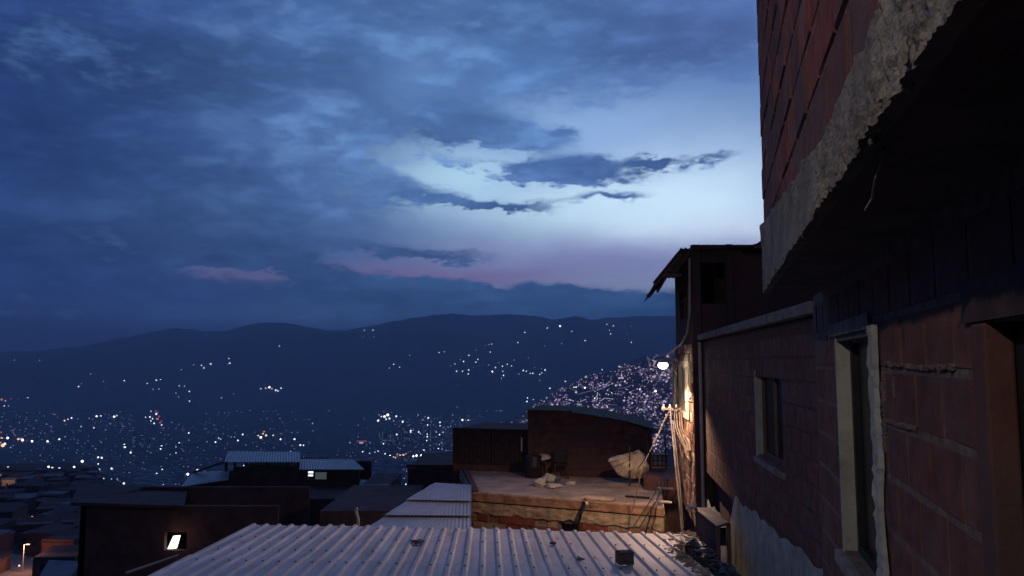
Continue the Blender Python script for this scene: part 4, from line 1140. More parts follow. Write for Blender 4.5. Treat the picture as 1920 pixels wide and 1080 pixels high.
# ------------------------------------------------------------------ alley shed under the middle building
def alley():
    b = empty('lean_to_shed', P(1340, 1010, 11.5) + Vector((0, 0, -1)), 'little grey roofed shed in the dark gap below the long brick wall', 'shed')
    a, c, e, g = P(1300, 951, 12.4), P(1326, 952, 12.6), P(1368, 979, 11.2), P(1344, 986, 10.9)
    MB().hexa([p - Vector((0, 0, .03)) for p in (a, g, e, c)], [a, g, e, c]).build('roof', ZINC_OLD, b)
    w = [a, g, e, c]
    MB().hexa([P(1304, 960, 12.3) + Vector((0, 0, -2.2)), P(1343, 992, 11.0) + Vector((0, 0, -2.2)), P(1346, 990, 11.6) + Vector((0, 0, -2.2)), P(1318, 960, 12.6) + Vector((0, 0, -2.2))],
              [P(1304, 960, 12.3), P(1343, 992, 11.0), P(1346, 990, 11.6), P(1318, 960, 12.6)]).build('side_wall', DARK, b)
    MB().bar(P(1366, 982, 11.25), P(1366, 982, 11.25) + Vector((0, 0, -.7)), .05).build('post', WOOD, b)
    MB().bar(P(1346, 989, 10.95), P(1346, 989, 10.95) + Vector((0, 0, -.7)), .05).build('post', WOOD, b)
    q = P(1355, 1006, 11.4); MB().box(q, (.1, .03, .25)).build('pale_panel', BLUETARP, b)
    r = random.Random(3); mb = MB()
    for k in range(150):
        t = r.random(); p = P(1300 + 80 * t + r.uniform(-6, 16), 1000 + 72 * t + r.uniform(-14, 20), 11.2 - 1.2 * t)
        M = Matrix.Rotation(r.uniform(-.5, .5), 3, 'X') @ Matrix.Rotation(r.uniform(-.6, .6), 3, 'Y') @ Matrix.Rotation(r.uniform(0, 3), 3, 'Z')
        mb.box(p + Vector((0, 0, -.18)), (r.uniform(.03, .2), r.uniform(.02, .10), r.uniform(.006, .02)), M=M)
    tag(mb.build('debris', BLUETARP, kind='stuff'), 'crumpled blue grey sheeting and debris in the dark alley')
    mb = MB()
    for k in range(18):
        p = P(1296 + r.uniform(-5, 8), 951 + r.uniform(-4, 6), 12.3); mb.lump(p, (r.uniform(.04, .12), .1, r.uniform(.03, .07)), k, .8, 1)
    mb.build('broken_render', SACK, b)
    rw = empty('retaining_wall', (4.2, 21, -8), 'rough earth and stone retaining wall in the gap right of the terrace', 'wall')
    v, f = [], []; nx, nz = 20, 24
    for j in range(nz + 1):
        for i in range(nx + 1):
            x = 3.55 + 2.4 * i / nx; zz = -9 + 5.9 * j / nz
            v.append((x, 20.6 + .5 * (zz + 6) * .5 + .35 * mn.fractal(Vector((x * 1.7, zz * 1.7, 4)), .9, 2.1, 4), zz + .15 * mn.noise(Vector((x * 2, j, 0)))))
    f = [(j * (nx + 1) + i, j * (nx + 1) + i + 1, (j + 1) * (nx + 1) + i + 1, (j + 1) * (nx + 1) + i) for j in range(nz) for i in range(nx)]
    m = len(v); v += [(3.55 + 2.4 * i / nx, 24, -3.1) for i in range(nx + 1)]; tt = nz * (nx + 1)
    f += [(tt + i, tt + i + 1, m + i + 1, m + i) for i in range(nx)]
    MB().poly(v, f).build('stonework', REDWALL, rw)
    # alley ground slab
    o = MB().hexa([Vector((2.6, 5, -4.4)), Vector((3.3, 5, -4.4)), Vector((5, 18, -5.4)), Vector((2.6, 18, -5.4))],
                  [Vector((2.6, 5, -4.3)), Vector((3.3, 5, -4.3)), Vector((5, 18, -5.3)), Vector((2.6, 18, -5.3))]).build('alley_pavement', ASPHALT); tag(o, kind='structure')


# ------------------------------------------------------------------ houses lower on the slope
def quad_roof(b, pts, mat, th=.05, name='roof'):
    return MB().hexa([p - Vector((0, 0, th)) for p in pts], list(pts)).build(name, mat, b)


def slope_houses():
    # wide house with two raised zinc roofs
    Y = 34.0
    zb = ground_z(-8, Y) - 1
    b = empty('zinc_roofed_house', (-8, Y, zb), 'broad unlit house with two raised zinc roofs and a bright little window', 'house')
    def prism(x0, x1, yt, Ya, Yb, mat, name):
        a, c = P(x0, yt, Ya), P(x1, yt, Ya)
        MB().hexa([(a.x, Ya, zb), (c.x, Ya, zb), (c.x, Yb, zb), (a.x, Yb, zb)], [(a.x, Ya, a.z), (c.x, Ya, c.z), (c.x, Yb, a.z), (a.x, Yb, a.z)]).build(name, mat, b)
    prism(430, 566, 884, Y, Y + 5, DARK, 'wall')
    w0, w1 = P(567, 881, Y), P(673, 881, Y)
    # right room with a real window opening
    wx0, wx1, wz0, wz1 = P(576, 890, Y).x, P(614, 890, Y).x, P(0, 900, Y).z, P(0, 882, Y).z
    m = MB()
    for xa, xb, za, zc in ((w0.x, wx0, zb, w0.z), (wx1, w1.x, zb, w0.z), (wx0, wx1, zb, wz0), (wx0, wx1, wz1, w0.z)):
        if zc > za: m.box(((xa + xb) / 2, Y + .1, (za + zc) / 2), (xb - xa, .2, zc - za))
    m.box(((w0.x + w1.x) / 2, Y + 3, (zb + w0.z) / 2), (w1.x - w0.x, .2, w0.z - zb))
    m.build('wall', DARK, b)
    w = MB()
    for xa, xb, za, zc in ((wx0, wx1, wz1 - .03, wz1), (wx0, wx1, wz0, wz0 + .03), (wx0, wx0 + .03, wz0, wz1), (wx1 - .03, wx1, wz0, wz1), (wx0 + .27, wx0 + .31, wz0, wz1)):
        w.box(((xa + xb) / 2, Y - .01, (za + zc) / 2), (xb - xa, .05, zc - za))
    win = w.build('window', STEEL, b)
    MB().box((wx0 + .15, Y + .08, (wz0 + wz1) / 2 + .11), (.24, .02, .08)).build('lit_pane', emit('bright pane', (.8, .9, 1), 1.6), win)
    MB().box((wx0 + .13, Y + .08, (wz0 + wz1) / 2 - .02), (.2, .02, .07)).build('lit_pane', emit('bright pane', (.8, .9, 1), 1.6), win)
    MB().box((wx0 + .58, Y + .08, (wz0 + wz1) / 2 - .05), (.5, .02, wz1 - wz0 - .08)).build('curtain', emit('faintly lit curtain', (.20, .26, .30), .22), win)
    prism(345, 430, 912, Y - 1, Y + 4, DARK, 'wall'); prism(345, 690, 935, Y - 3, Y - .2, DARK, 'wall')
    quad = lambda ps, mat, **k: quad_roof(b, [P(*q) for q in ps], mat, **k)
    # corrugated quads: (px, py, depth) clockwise from near left
    def corr(nl, nr_, fr, fl, mat, pitch=.12):
        nl, nr_, fr, fl = (P(*q) for q in (nl, nr_, fr, fl)); n_ = max(8, int((nr_ - nl).length / pitch) * 4); v = []
        for j in range(2):
            a, c = (nl, nr_) if j == 0 else (fl, fr)
            for i in range(n_ + 1): v.append(a.lerp(c, i / n_) + Vector((0, 0, .012 * math.cos(i * math.pi / 2))))
        q = n_ + 1; f = [(i, i + 1, q + i + 1, q + i) for i in range(n_)]
        k = len(v); v2 = [p - Vector((0, 0, .03)) for p in v]
        f2 = [tuple(k + x for x in reversed(t)) for t in f]; e = [(i + 1, i, k + i, k + i + 1) for i in range(n_)] + [(0, q, k + q, k), (q - 1, k + q - 1, k + 2 * q - 1, 2 * q - 1)]
        return MB().poly(v + v2, f + f2 + e).build('roof', mat, b)
    corr((421, 866, Y - .2), (564, 866, Y - .2), (563, 847, Y + 3.4), (428, 846, Y + 3.4), ZINC_BLUE)
    corr((561, 880, Y - .3), (683, 880, Y - .3), (662, 861, Y + 2.6), (564, 861, Y + 2.6), ZINC_BLUE)
    corr((340, 912, Y - 1.3), (428, 899, Y - .8), (428, 882, Y + 1), (362, 886, Y + 2), ZINC_BLUE)
    MB().bar(P(362, 886, Y + 2), P(421, 866, Y - .1), .08).build('roof_edge', WOOD, b)
    for x in (424, 440, 462, 500, 540, 560): q = P(x, 884, Y + .1); MB().bar(q, P(x, 866, Y + .1), .09).build('post', DARK, b)
    for x, ww in ((452, 26), (484, 20), (528, 50)): q = P(x, 880, Y + .1); MB().box(q, (ww / F * Y, .08, .22)).build('balustrade', DARK, b)
    quad([(673, 911, Y - 2), (732, 910, Y - 2), (728, 901, Y + 1), (676, 899, Y + 1)], ZINC_OLD)
    prism(674, 728, 912, Y - 1.8, Y + 2, DARK, 'wall')
    quad([(680, 944, 27), (712, 946, 27), (748, 945, 29), (722, 936, 29)], ZINC_OLD)
    prism(600, 760, 958, 24, 29, DARK, 'wall')
    MB().bar(P(735, 942, 27), P(757, 951, 27), .05).build('roof_edge', PALE, b)
    # dark flat roofed house behind the blue roof
    Y = 30.0
    h = empty('flat_roofed_house', (-3.2, Y, -9), 'plain dark flat roofed house between the zinc roofs and the metal shed', 'house')
    a, c = P(765, 879, Y), P(852, 873, Y)
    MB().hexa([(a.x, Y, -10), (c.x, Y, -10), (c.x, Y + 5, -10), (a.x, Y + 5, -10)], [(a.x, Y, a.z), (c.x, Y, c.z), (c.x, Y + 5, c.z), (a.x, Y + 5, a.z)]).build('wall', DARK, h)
    MB().box(((a.x + c.x) / 2, Y, a.z + .1), (c.x - a.x + .1, .14, .12)).build('parapet', REDWALL, h)
    # large dark house at the left with a lit doorway
    Y = 30.0
    g = empty('dark_house', (-14, Y, -14), 'large unlit house at the left whose open doorway glows bright white', 'house')
    a, c = P(140, 943, Y), P(344, 946, Y)
    dx0, dx1 = P(308, 1015, Y - 4).x, P(350, 1015, Y - 4).x
    Yw = Y - 4
    xa, xc = P(150, 980, Yw).x, P(520, 980, Yw).x
    zt, z0, z1 = P(0, 949, Yw).z, P(0, 1032, Yw).z, P(0, 998, Yw).z
    m = MB()
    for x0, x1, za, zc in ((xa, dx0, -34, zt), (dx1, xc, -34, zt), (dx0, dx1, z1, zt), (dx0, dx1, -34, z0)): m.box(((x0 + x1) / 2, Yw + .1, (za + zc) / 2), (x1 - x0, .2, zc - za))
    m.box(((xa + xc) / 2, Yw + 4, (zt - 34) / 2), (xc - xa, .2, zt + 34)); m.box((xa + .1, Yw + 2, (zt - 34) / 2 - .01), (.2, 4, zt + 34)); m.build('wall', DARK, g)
    quad_roof(g, [P(132, 942, Y - 4.3), P(345, 948, Y - 4.3), P(352, 915, Y + 1), P(150, 905, Y + 3)], DARK, .1)
    # doorway: leaning lit curtain panel seen through it
    k = [P(313, 1031, Yw + .25), P(331, 1028, Yw + .25), P(338, 1004, Yw + .25), P(325, 1005, Yw + .25)]
    d_ = MB().hexa([p + Vector((0, .03, 0)) for p in k], k).build('lit_doorway', emit('lit doorway', (1, .93, .82), 2.5), g)
    ld = bpy.data.lights.new('doorway_light', 'POINT'); lo = bpy.data.objects.new('doorway_light', ld); COL.objects.link(lo)
    ld.energy = 2.2; ld.color = (1, .55, .3); ld.shadow_soft_size = .1; lo.parent = g; lo.location = P(331, 1012, Yw - .35) - Vector((-14, Y, -14))
    for x0, y0, x1, y1, lab in ((235, 1075, 334, 1041, 'long thin pipe slanting beside the left edge of the white roof'),):
        p0, p1 = P(x0, y0, 16), P(x1, y1, 20)
        tag(MB().tube([p0, p1], .03, 6).build('gutter_pipe', CABLE, origin=p0), lab, 'pipe')
    # pale low roof in the bottom left corner
    Y = 42
    l = empty('low_roofed_house', (-27, Y, -16), 'low house with a smooth blue grey roof in the bottom left corner', 'house')
    k = [P(72, 1083, Y - 2), P(128, 1088, Y - 4), P(152, 1052, Y + 1), P(92, 1050, Y + 3)]
    quad_roof(l, k, ZINC_OLD, .1); MB().hexa([Vector((p.x, p.y, -38)) for p in k], [p - Vector((0, 0, .12)) for p in k]).build('wall', DARK, l)


slope_lights = []


def hillside_cluster():
    """the darker houses stepping down at far left"""
    r = random.Random(21)
    k = 0; placed = []
    tries = 0
    while k < 120 and tries < 9000:
        tries += 1
        px = r.uniform(-30, 175); py = 890 + 188 * r.random() ** 1.3
        if px > 135 and py > 930: continue
        if any(abs(px - a_) < c_ and -8 < py - b_ < d_ for a_, b_, c_, d_ in ((14, 912, 26, 34), (50, 972, 30, 36), (42, 1062, 60, 30), (42, 1030, 40, 60), (121, 936, 10, 40), (118, 902, 10, 26))): continue
        p = march(px, py, 45)
        if p is None or p.y > 900: continue
        if any((p.xy - q.xy).length < 6.5 + 0.012 * p.y for q in placed): continue
        placed.append(p); k += 1
        w_, d_, h_ = r.uniform(5, 8), r.uniform(5, 8), r.uniform(2.6, 5.4)
        an = r.uniform(-.35, .35); M = Matrix.Rotation(an, 3, 'Z')
        b = empty('hillside_house', p, 'small dark box house with a zinc roof on the unlit slope at far left', 'house', 'houses on the dark slope at far left')
        mat = r.choice([DARK, REDWALL, BRICK_DULL])
        MB().box(p + Vector((0, 0, h_ / 2 - 1.5)), (w_, d_, h_ + 3), M=M).build('wall', mat, b)
        c = p + Vector((0, 0, h_ + .05)); tl = r.uniform(.3, .9)
        q = [M @ Vector((x, y, tl * (y / d_))) + c for x, y in ((-w_ / 2 - .3, -d_ / 2 - .4), (w_ / 2 + .3, -d_ / 2 - .4), (w_ / 2 + .3, d_ / 2 + .2), (-w_ / 2 - .3, d_ / 2 + .2))]
        quad_roof(b, q, r.choice([ZINC_OLD, DARK, RUST, DARK]), .08)
        for s_ in (-1, 1):
            wp = p + M @ Vector((s_ * w_ / 4, -d_ / 2 - .02, 0)) + Vector((0, 0, h_ * .55))
            MB().box(wp, (.9, .06, 1.0), M=M).build('window', GLASS, b)


def warm_street():
    """short lit street in the bottom left corner"""
    a = march(30, 1062, 45)
    Yr = a.y
    b = empty('lit_wall_house', march(14, 912, 60), 'distant house with one wall lit tan at the far left edge', 'house')
    q = march(14, 912, 60); s_ = q.y / F
    MB().box(q + Vector((0, 2, 1)), (26 * s_, 3.5, 16 * s_)).build('wall', CONCRETE_TAN, b)
    MB().box(q + Vector((0, 2, 1 + 9 * s_)), (30 * s_, 4.2, 1.2 * s_)).build('roof', ZINC_OLD, b)
    MB().box(q + Vector((-2 * s_, .15, .5)), (3 * s_, .2, 8 * s_)).build('door', RUST, b)
    ld = bpy.data.lights.new('wall_light', 'POINT'); lo = bpy.data.objects.new('wall_light', ld); COL.objects.link(lo)
    ld.energy = 500 * (q.y / 260) ** 2; ld.color = (1, .6, .38); ld.shadow_soft_size = .3; lo.parent = b; lo.location = Vector((0, -6, 7))
    # lamp post with glow over the pavement
    p = march(42, 1074, 40)
    l = empty('street_lamp', p, 'slim street lamp over a reddish lit street in the bottom left corner', 'street lamp')
    h = 50 / F * p.y
    MB().tube([p, p + Vector((0, 0, h))], .09, 7, .06).build('pole', PALE, l)
    MB().tube([p + Vector((0, 0, h)), p + Vector((.8, -.4, h + .2))], .05, 6).build('arm', PALE, l)
    MB().box(p + Vector((1.0, -.5, h + .15)), (.6, .3, .12)).build('lamp_head', emit('warm lamp head', (1, .55, .3), 3), l)
    ld = bpy.data.lights.new('street_light', 'POINT'); lo = bpy.data.objects.new('street_light', ld); COL.objects.link(lo)
    ld.energy = 900; ld.color = (1, .42, .25); ld.shadow_soft_size = .2; lo.parent = l; lo.location = Vector((1.0, -.5, h - .1))
    # sloping pavement
    v = []; n_ = 14
    c = [march(x, y, 30) for (x, y) in ((-60, 1100), (50, 1092), (92, 1048), (-60, 1030))]
    for a_ in range(n_ + 1):
        for b_ in range(n_ + 1):
            q = c[0].lerp(c[1], b_ / n_).lerp(c[3].lerp(c[2], b_ / n_), a_ / n_); v.append(Vector((q.x, q.y, ground_z(q.x, q.y) + .12)))
    f = [(a_ * (n_ + 1) + b_, a_ * (n_ + 1) + b_ + 1, (a_ + 1) * (n_ + 1) + b_ + 1, (a_ + 1) * (n_ + 1) + b_) for a_ in range(n_) for b_ in range(n_)]
    o = MB().poly(v, f).build('road', CONCRETE); tag(o, kind='structure')


# ------------------------------------------------------------------ city lamps
def light_mesh(name, mat):
    bm = bmesh.new(); bmesh.ops.create_icosphere(bm, subdivisions=1, radius=.5)
    me = bpy.data.meshes.new(name); bm.to_mesh(me); bm.free(); me.materials.append(mat); return me


def city():
    C = {'w': emit('cool white lamp glow', (.78, .84, 1.0), 2.5), 'd': emit('faint blue white lamp glow', (.46, .54, .85), 1.2), 'y': emit('warm lamp glow', (1.0, .74, .5), 1.7),
         'o': emit('orange lamp glow', (1.0, .36, .16), 1.1), 'r': emit('red lamp glow', (1.0, .12, .10), .9), 'b': emit('bright white lamp glow', (.95, .96, 1.0), 4.0)}
    ME = {k: light_mesh('lamp_glow', m) for k, m in C.items()}
    groups = {
        'high': ('small lamp glowing high on the dark far mountainside near its ridge', 'lamps high on the far mountainside'),
        'mid': ('white village lamp glowing halfway up the far mountainside', 'village lamps halfway up the far mountainside'),
        'left': ('lamp on the lower mountain slopes at the left half of the view', 'lamps on the lower slopes at left'),
        'valley': ('city lamp on the valley floor below the mountains', 'city lamps on the valley floor'),
        'tall': ('brighter cool lamp standing out within the crowded hillside settlement', 'bright lamps within the hillside settlement')}

    def lamp(px, py, size, k, grp, sx=1.0):
        p = march(px, py, 60)
        if p is None: return
        p = p * (.988 if grp == 'valley' and p.length > 1000 else .996)
        o = bpy.data.objects.new('distant_lamp', ME[k]); COL.objects.link(o)
        s = size * .63 * (.8 + .4 * ((px * 7 + py * 13) % 10) / 10) / F * p.length; o.location = p + Vector((0, 0, s * .4)); o.scale = (s * sx, s, s)
        lab, g = groups[grp]; tag(o, lab, 'lamp', g)

    H = [(683, 620, 4, 'w'), (699, 620, 4, 'w'), (681, 633, 2.5, 'd'), (701, 632, 3, 'd'), (855, 606, 2.5, 'd'), (984, 624, 5, 'w'), (979, 635, 3, 'd'), (971, 643, 3.5, 'w'), (1026, 616, 5, 'w'),
         (1050, 613, 5.5, 'b'), (1072, 622, 4.5, 'w'), (1097, 640, 4, 'w'), (1053, 645, 3.5, 'd'), (1138, 609, 4, 'w'), (1150, 612, 3.5, 'w'), (1143, 620, 4, 'w'), (1145, 627, 3.5, 'w'),
         (1151, 595, 2.5, 'd'), (1162, 594, 3, 'd'), (1184, 613, 3, 'd'), (1175, 627, 3, 'd'), (1184, 643, 3.5, 'w'), (386, 629, 2.5, 'd'), (524, 650, 3.5, 'w'), (532, 656, 2.5, 'd'), (563, 661, 2.5, 'd'),
         (106, 648, 2.5, 'd'), (1021, 649, 2.5, 'd'), (1027, 617, 3, 'd'), (1010, 632, 2, 'd')]
    for a in H: lamp(*a, 'high')
    M = [(768, 667, 3, 'd'), (823, 662, 3, 'w'), (833, 660, 3, 'w'), (917, 647, 4.5, 'd'), (922, 646, 3.5, 'w'), (911, 648, 3, 'd'), (893, 657, 3, 'd'), (730, 691, 3, 'w'), (738, 684, 3.5, 'w'), (749, 689, 3.5, 'w'),
         (786, 691, 4, 'w'), (796, 687, 3, 'd'), (879, 667, 4, 'w'), (896, 675, 3.5, 'w'), (919, 661, 3.5, 'w'), (955, 662, 3.5, 'w'), (869, 679, 6, 'w'), (853, 683, 4, 'w'), (845, 688, 4.5, 'd'), (856, 697, 4.5, 'w'),
         (867, 697, 5, 'w'), (879, 695, 4, 'w'), (878, 702, 4.5, 'w'), (892, 680, 4, 'w'), (863, 675, 3, 'd'), (923, 698, 5, 'b'), (929, 690, 4.5, 'w'), (942, 688, 4, 'w'), (943, 697, 4, 'w'), (944, 705, 5, 'w'), (940, 710, 3, 'w'),
         (951, 684, 3.5, 'w'), (959, 687, 3.5, 'w'), (964, 676, 3.5, 'd'), (973, 702, 3.5, 'd'), (981, 696, 5, 'w'), (987, 697, 4, 'w'), (994, 701, 4.5, 'w'), (999, 701, 4.5, 'w'), (1012, 703, 4, 'w'), (1016, 700, 3.5, 'w'), (1022, 695, 4.5, 'w'),
         (1015, 692, 3, 'd'), (995, 666, 3.5, 'w'), (991, 672, 3, 'd'), (1012, 714, 3, 'd'), (1002, 690, 2.5, 'd'), (916, 685, 3, 'd'), (904, 684, 2.5, 'd'), (935, 681, 2.5, 'd'), (888, 690, 2.5, 'd'), (818, 686, 2, 'd'), (800, 686, 2, 'd')]
    for a in M: lamp(*a, 'mid')
    Lf = [(363, 685, 3, 'd'), (340, 694, 3, 'w'), (378, 686, 4, 'w'), (382, 691, 4, 'w'), (395, 684, 5, 'w'), (429, 673, 4, 'w'), (431, 682, 5, 'w'), (428, 683, 3, 'd'), (27, 676, 3, 'd'), (74, 677, 3, 'd'), (170, 702, 3, 'd'),
          (147, 726, 4, 'w'), (153, 720, 3, 'd'), (194, 716, 3, 'd'), (233, 715, 4, 'w'), (276, 721, 5, 'w'), (293, 714, 5, 'w'), (301, 713, 3.5, 'w'), (287, 731, 4, 'd'), (298, 731, 4, 'd'), (336, 725, 5, 'd'), (346, 725, 4, 'd'),
          (355, 735, 5, 'w'), (330, 738, 4, 'd'), (415, 747, 4, 'd'), (438, 739, 3, 'd'), (489, 730, 4, 'w'), (498, 729, 5, 'y'), (505, 728, 6, 'b'), (510, 730, 5, 'y'), (517, 733, 5, 'w'), (521, 734, 4, 'w'), (527, 729, 4.5, 'w'),
          (589, 726, 3, 'd'), (580, 787, 3, 'd'), (586, 795, 4, 'd'), (3, 751, 6, 'o'), (10, 753, 4, 'd'), (20, 749, 3, 'r'), (8, 762, 4, 'w'), (16, 762, 3, 'd'), (48, 749, 5, 'd'), (52, 747, 3.5, 'w'), (35, 750, 3, 'd'),
          (292, 772, 6, 'r'), (293, 778, 6, 'w'), (298, 782, 6, 'r'), (295, 788, 6, 'o'), (300, 794, 6, 'r'), (303, 798, 4, 'w'), (289, 795, 4, 'w'), (283, 790, 4, 'w'), (286, 786, 4.5, 'w'), (281, 783, 4, 'w'), (273, 783, 4, 'w'), (283, 772, 3, 'w'),
          (303, 790, 4, 'r'), (296, 774, 4, 'r'), (121, 790, 4.5, 'y'), (127, 787, 4, 'w'), (134, 785, 5, 'w'), (146, 786, 3, 'd'), (181, 782, 5.5, 'b'), (189, 781, 3.5, 'w'), (214, 783, 5.5, 'b'), (219, 780, 3.5, 'w'), (167, 785, 3, 'd'),
          (82, 797, 3, 'w'), (87, 796, 3, 'd'), (36, 793, 3, 'd'), (78, 811, 4, 'd'), (152, 801, 4, 'd'), (176, 803, 4, 'w'), (198, 807, 3, 'd')]
    for a in Lf: lamp(*a, 'left')
    V = [(2, 812, 6, 'r'), (3, 824, 7, 'y'), (14, 823, 5.5, 'b'), (34, 825, 6, 'y'), (42, 827, 6.5, 'b'), (38, 824, 4, 'o'), (60, 829, 5, 'b'), (66, 822, 4, 'w'), (89, 829, 6, 'b'), (111, 825, 5.5, 'w'), (122, 820, 3, 'd'), (5, 838, 8, 'y'), (9, 834, 6, 'w'),
         (20, 840, 4, 'd'), (0, 832, 6, 'o'), (233, 835, 4.5, 'w'), (234, 840, 5, 'w'), (245, 850, 5, 'w'), (303, 838, 5, 'w'), (301, 843, 4, 'w'), (330, 839, 3.5, 'd'), (336, 832, 4, 'w'), (355, 753, 4, 'w'), (335, 745, 4, 'd'), (319, 853, 3, 'd'),
         (330, 734 + 116, 3.5, 'w'), (354, 813, 4, 'w'), (404, 830, 4, 'w'), (410, 823, 4.5, 'd'), (414, 824, 3, 'w'), (433, 820, 3.5, 'd'), (440, 820, 3.5, 'd'), (455, 816, 5, 'w'), (446, 827, 5, 'w'), (461, 835, 3, 'd'), (388, 829, 3, 'd'),
         (484, 818, 5, 'y'), (489, 822, 6, 'b'), (495, 811, 5, 'o'), (499, 818, 6, 'y'), (493, 815, 5, 'y'), (512, 818, 4, 'w'), (526, 825, 5, 'w'), (552, 825, 5, 'w'), (563, 836, 4.5, 'w'), (569, 836, 4.5, 'w'), (545, 847, 3, 'd'),
         (709, 790, 6, 'b'), (715, 782, 5, 'w'), (721, 783, 7, 'b'), (727, 780, 7, 'b'), (724, 787, 4, 'w'), (730, 786, 5, 'w'), (743, 782, 5.5, 'w'), (738, 790, 4, 'd'), (755, 792, 6, 'b'), (711, 779, 4, 'd'), (734, 774, 3, 'd'), (751, 782, 2.5, 'd'),
         (803, 785, 5, 'w'), (797, 782, 3, 'd'), (784, 779, 4, 'd'), (793, 788, 4, 'd'), (808, 792, 4.5, 'd'), (802, 798, 4, 'w'), (795, 804, 5, 'd'), (825, 793, 5, 'w'), (833, 790, 4, 'w'), (825, 799, 4, 'w'), (832, 803, 5, 'd'), (840, 802, 4, 'd'), (845, 800, 3, 'd'),
         (867, 789, 5.5, 'b'), (878, 789, 4.5, 'w'), (873, 788, 3, 'd'), (849, 779, 4, 'd'), (857, 764, 3, 'd'), (770, 809, 5, 'w'), (770, 812, 5, 'w'), (785, 811, 4, 'w'), (788, 814, 4, 'd'), (744, 816, 5, 'w'), (750, 826, 4.5, 'w'), (719, 833, 4.5, 'w'),
         (801, 815, 4, 'w'), (801, 820, 4, 'w'), (800, 827, 4.5, 'w'), (830, 812, 4, 'd'), (818, 811, 4, 'd'), (824, 816, 4, 'w'), (831, 811, 3.5, 'w'), (824, 835, 4, 'w'), (822, 842, 5, 'w'), (812, 832, 3, 'd'), (828, 831, 3, 'd'), (829, 843, 4, 'd'),
         (722, 852, 5, 'w'), (731, 856, 5, 'b'), (738, 858, 5, 'y'), (745, 853, 5, 'o'), (750, 856, 6, 'y'), (756, 855, 6, 'y'), (761, 852, 5, 'o'), (775, 857, 5.5, 'b'), (781, 856, 6.5, 'b'), (790, 856, 6, 'b'), (795, 845, 5, 'w'), (797, 848, 4, 'w'), (727, 861, 5, 'w'), (741, 860, 5, 'y'),
         (674, 849, 5, 'd'), (680, 848, 4, 'w'), (693, 851, 5, 'd'), (703, 849, 4, 'd'), (709, 847, 4, 'w'), (656, 831, 4, 'd'), (118, 866 + 35, 7, 'b'), (122, 900, 5, 'b'), (115, 906, 4, 'w'), (111, 917, 5, 'w'), (139, 877, 5.5, 'w'), (154, 867, 6, 'b'), (60, 880, 6, 'b'), (56, 882, 5, 'w'),
         (98, 879, 5.5, 'w'), (100, 883, 5, 'w'), (111, 880, 5, 'w'), (91, 877, 5, 'w'), (15, 878, 4, 'w'), (45, 880, 3.5, 'd'), (143, 898, 4.5, 'w'), (147, 898, 3, 'd'), (159, 899, 3, 'd'), (168, 886, 6, 'b'), (182, 883, 6, 'b'), (186, 881, 4, 'w'), (209, 880, 5.5, 'w'),
         (169, 869, 4, 'w'), (184, 871, 4.5, 'w'), (171, 858, 4, 'w'), (184, 859, 5, 'w'), (191, 860, 5, 'w'), (198, 860, 5, 'w'), (209, 899, 4, 'd'), (194, 899, 4, 'w'), (220, 899, 3, 'd'), (232, 908, 5, 'w'), (257, 900, 4, 'w'), (270, 900, 4.5, 'w'), (260, 892, 4, 'd'),
         (294, 889, 4, 'w'), (291, 890, 3, 'd'), (306, 912, 5.5, 'w'), (311, 891, 4, 'd'), (320, 912, 4, 'd'), (329, 910, 5, 'w'), (352, 891, 6, 'b'), (370, 883, 5, 'w'), (304, 881, 4, 'w'), (319, 881, 4, 'd'), (388, 863, 4, 'd'), (334, 892, 3, 'd'), (244, 868, 3, 'd'), (272, 881, 3, 'd'),
         (430, 877, 4, 'w'), (457, 874, 4, 'w'), (474, 878, 5, 'w'), (482, 877, 4, 'w'), (487, 870, 4.5, 'w'), (676, 890, 5, 'b'), (690, 893, 4, 'd'), (694, 889, 5, 'w'), (704, 898, 4, 'w'), (717, 890, 3.5, 'w'), (720, 899, 4, 'w'), (762, 885, 3, 'w'), (758, 899, 5, 'w'), (761, 909, 4, 'w'),
         (121, 936, 5, 'd'), (125, 955, 4, 'w'), (38, 980, 7, 'o'), (44, 972, 7, 'y'), (48, 968, 5, 'o'), (60, 972, 6, 'o'), (61, 978, 6, 'y'), (37, 972, 5, 'r'), (64, 976, 5, 'r'), (18, 922, 6, 'w'), (30, 901, 5, 'd'), (34, 901, 4, 'd'), (36, 1062, 4, 'y'), (67, 1062, 5, 'y')]
    for a in V: lamp(*a, 'valley')
    # settlement: bright ones as single lamps
    T = [(1080, 727, 5, 'w'), (1084, 727, 5, 'b'), (1076, 727, 4, 'w'), (1097, 729, 6, 'b'), (1092, 728, 4, 'w'), (1125, 729, 4, 'w'), (1184, 696, 5.5, 'b'), (1229, 735, 6, 'b'), (1224, 739, 5, 'w'), (1218, 738, 4, 'w'),
         (1200, 731, 5, 'w'), (1130, 775, 4, 'b'), (1135, 775, 4, 'b'), (1139, 774, 4, 'b'), (1143, 774, 4, 'b'), (1147, 774, 4, 'w'), (1031, 729, 4.5, 'w'), (989, 747, 4, 'w'), (988, 754, 4.5, 'w'), (1115, 748, 4, 'w'),
         (1154, 698, 4, 'w'), (1166, 690, 3.5, 'w'), (1164, 765, 3.5, 'w'), (1188, 785, 4, 'w'), (1209, 786, 4, 'w'), (1233, 785, 4, 'w'), (1230, 800, 5, 'b'), (1239, 773, 4, 'w'), (1205, 702, 3.5, 'w'), (1147, 737, 3.5, 'w'),
         (1032, 760, 3.5, 'w'), (1075, 753, 3.5, 'w'), (1129, 694, 3.5, 'w'), (1060, 716, 3.5, 'w'), (1099, 706, 3.5, 'w'), (1000, 750, 3.5, 'w')]
    for a in T: lamp(*a, 'tall')

    # the uncountable rest of the settlement: boxes of houses and their lamps
    r = random.Random(77)
    hb, lw, ld_, lv = MB(), MB(), MB(), MB()
    octa = [(1, 0, 0), (0, 1, 0), (-1, 0, 0), (0, -1, 0), (0, 0, 1), (0, 0, -1)]
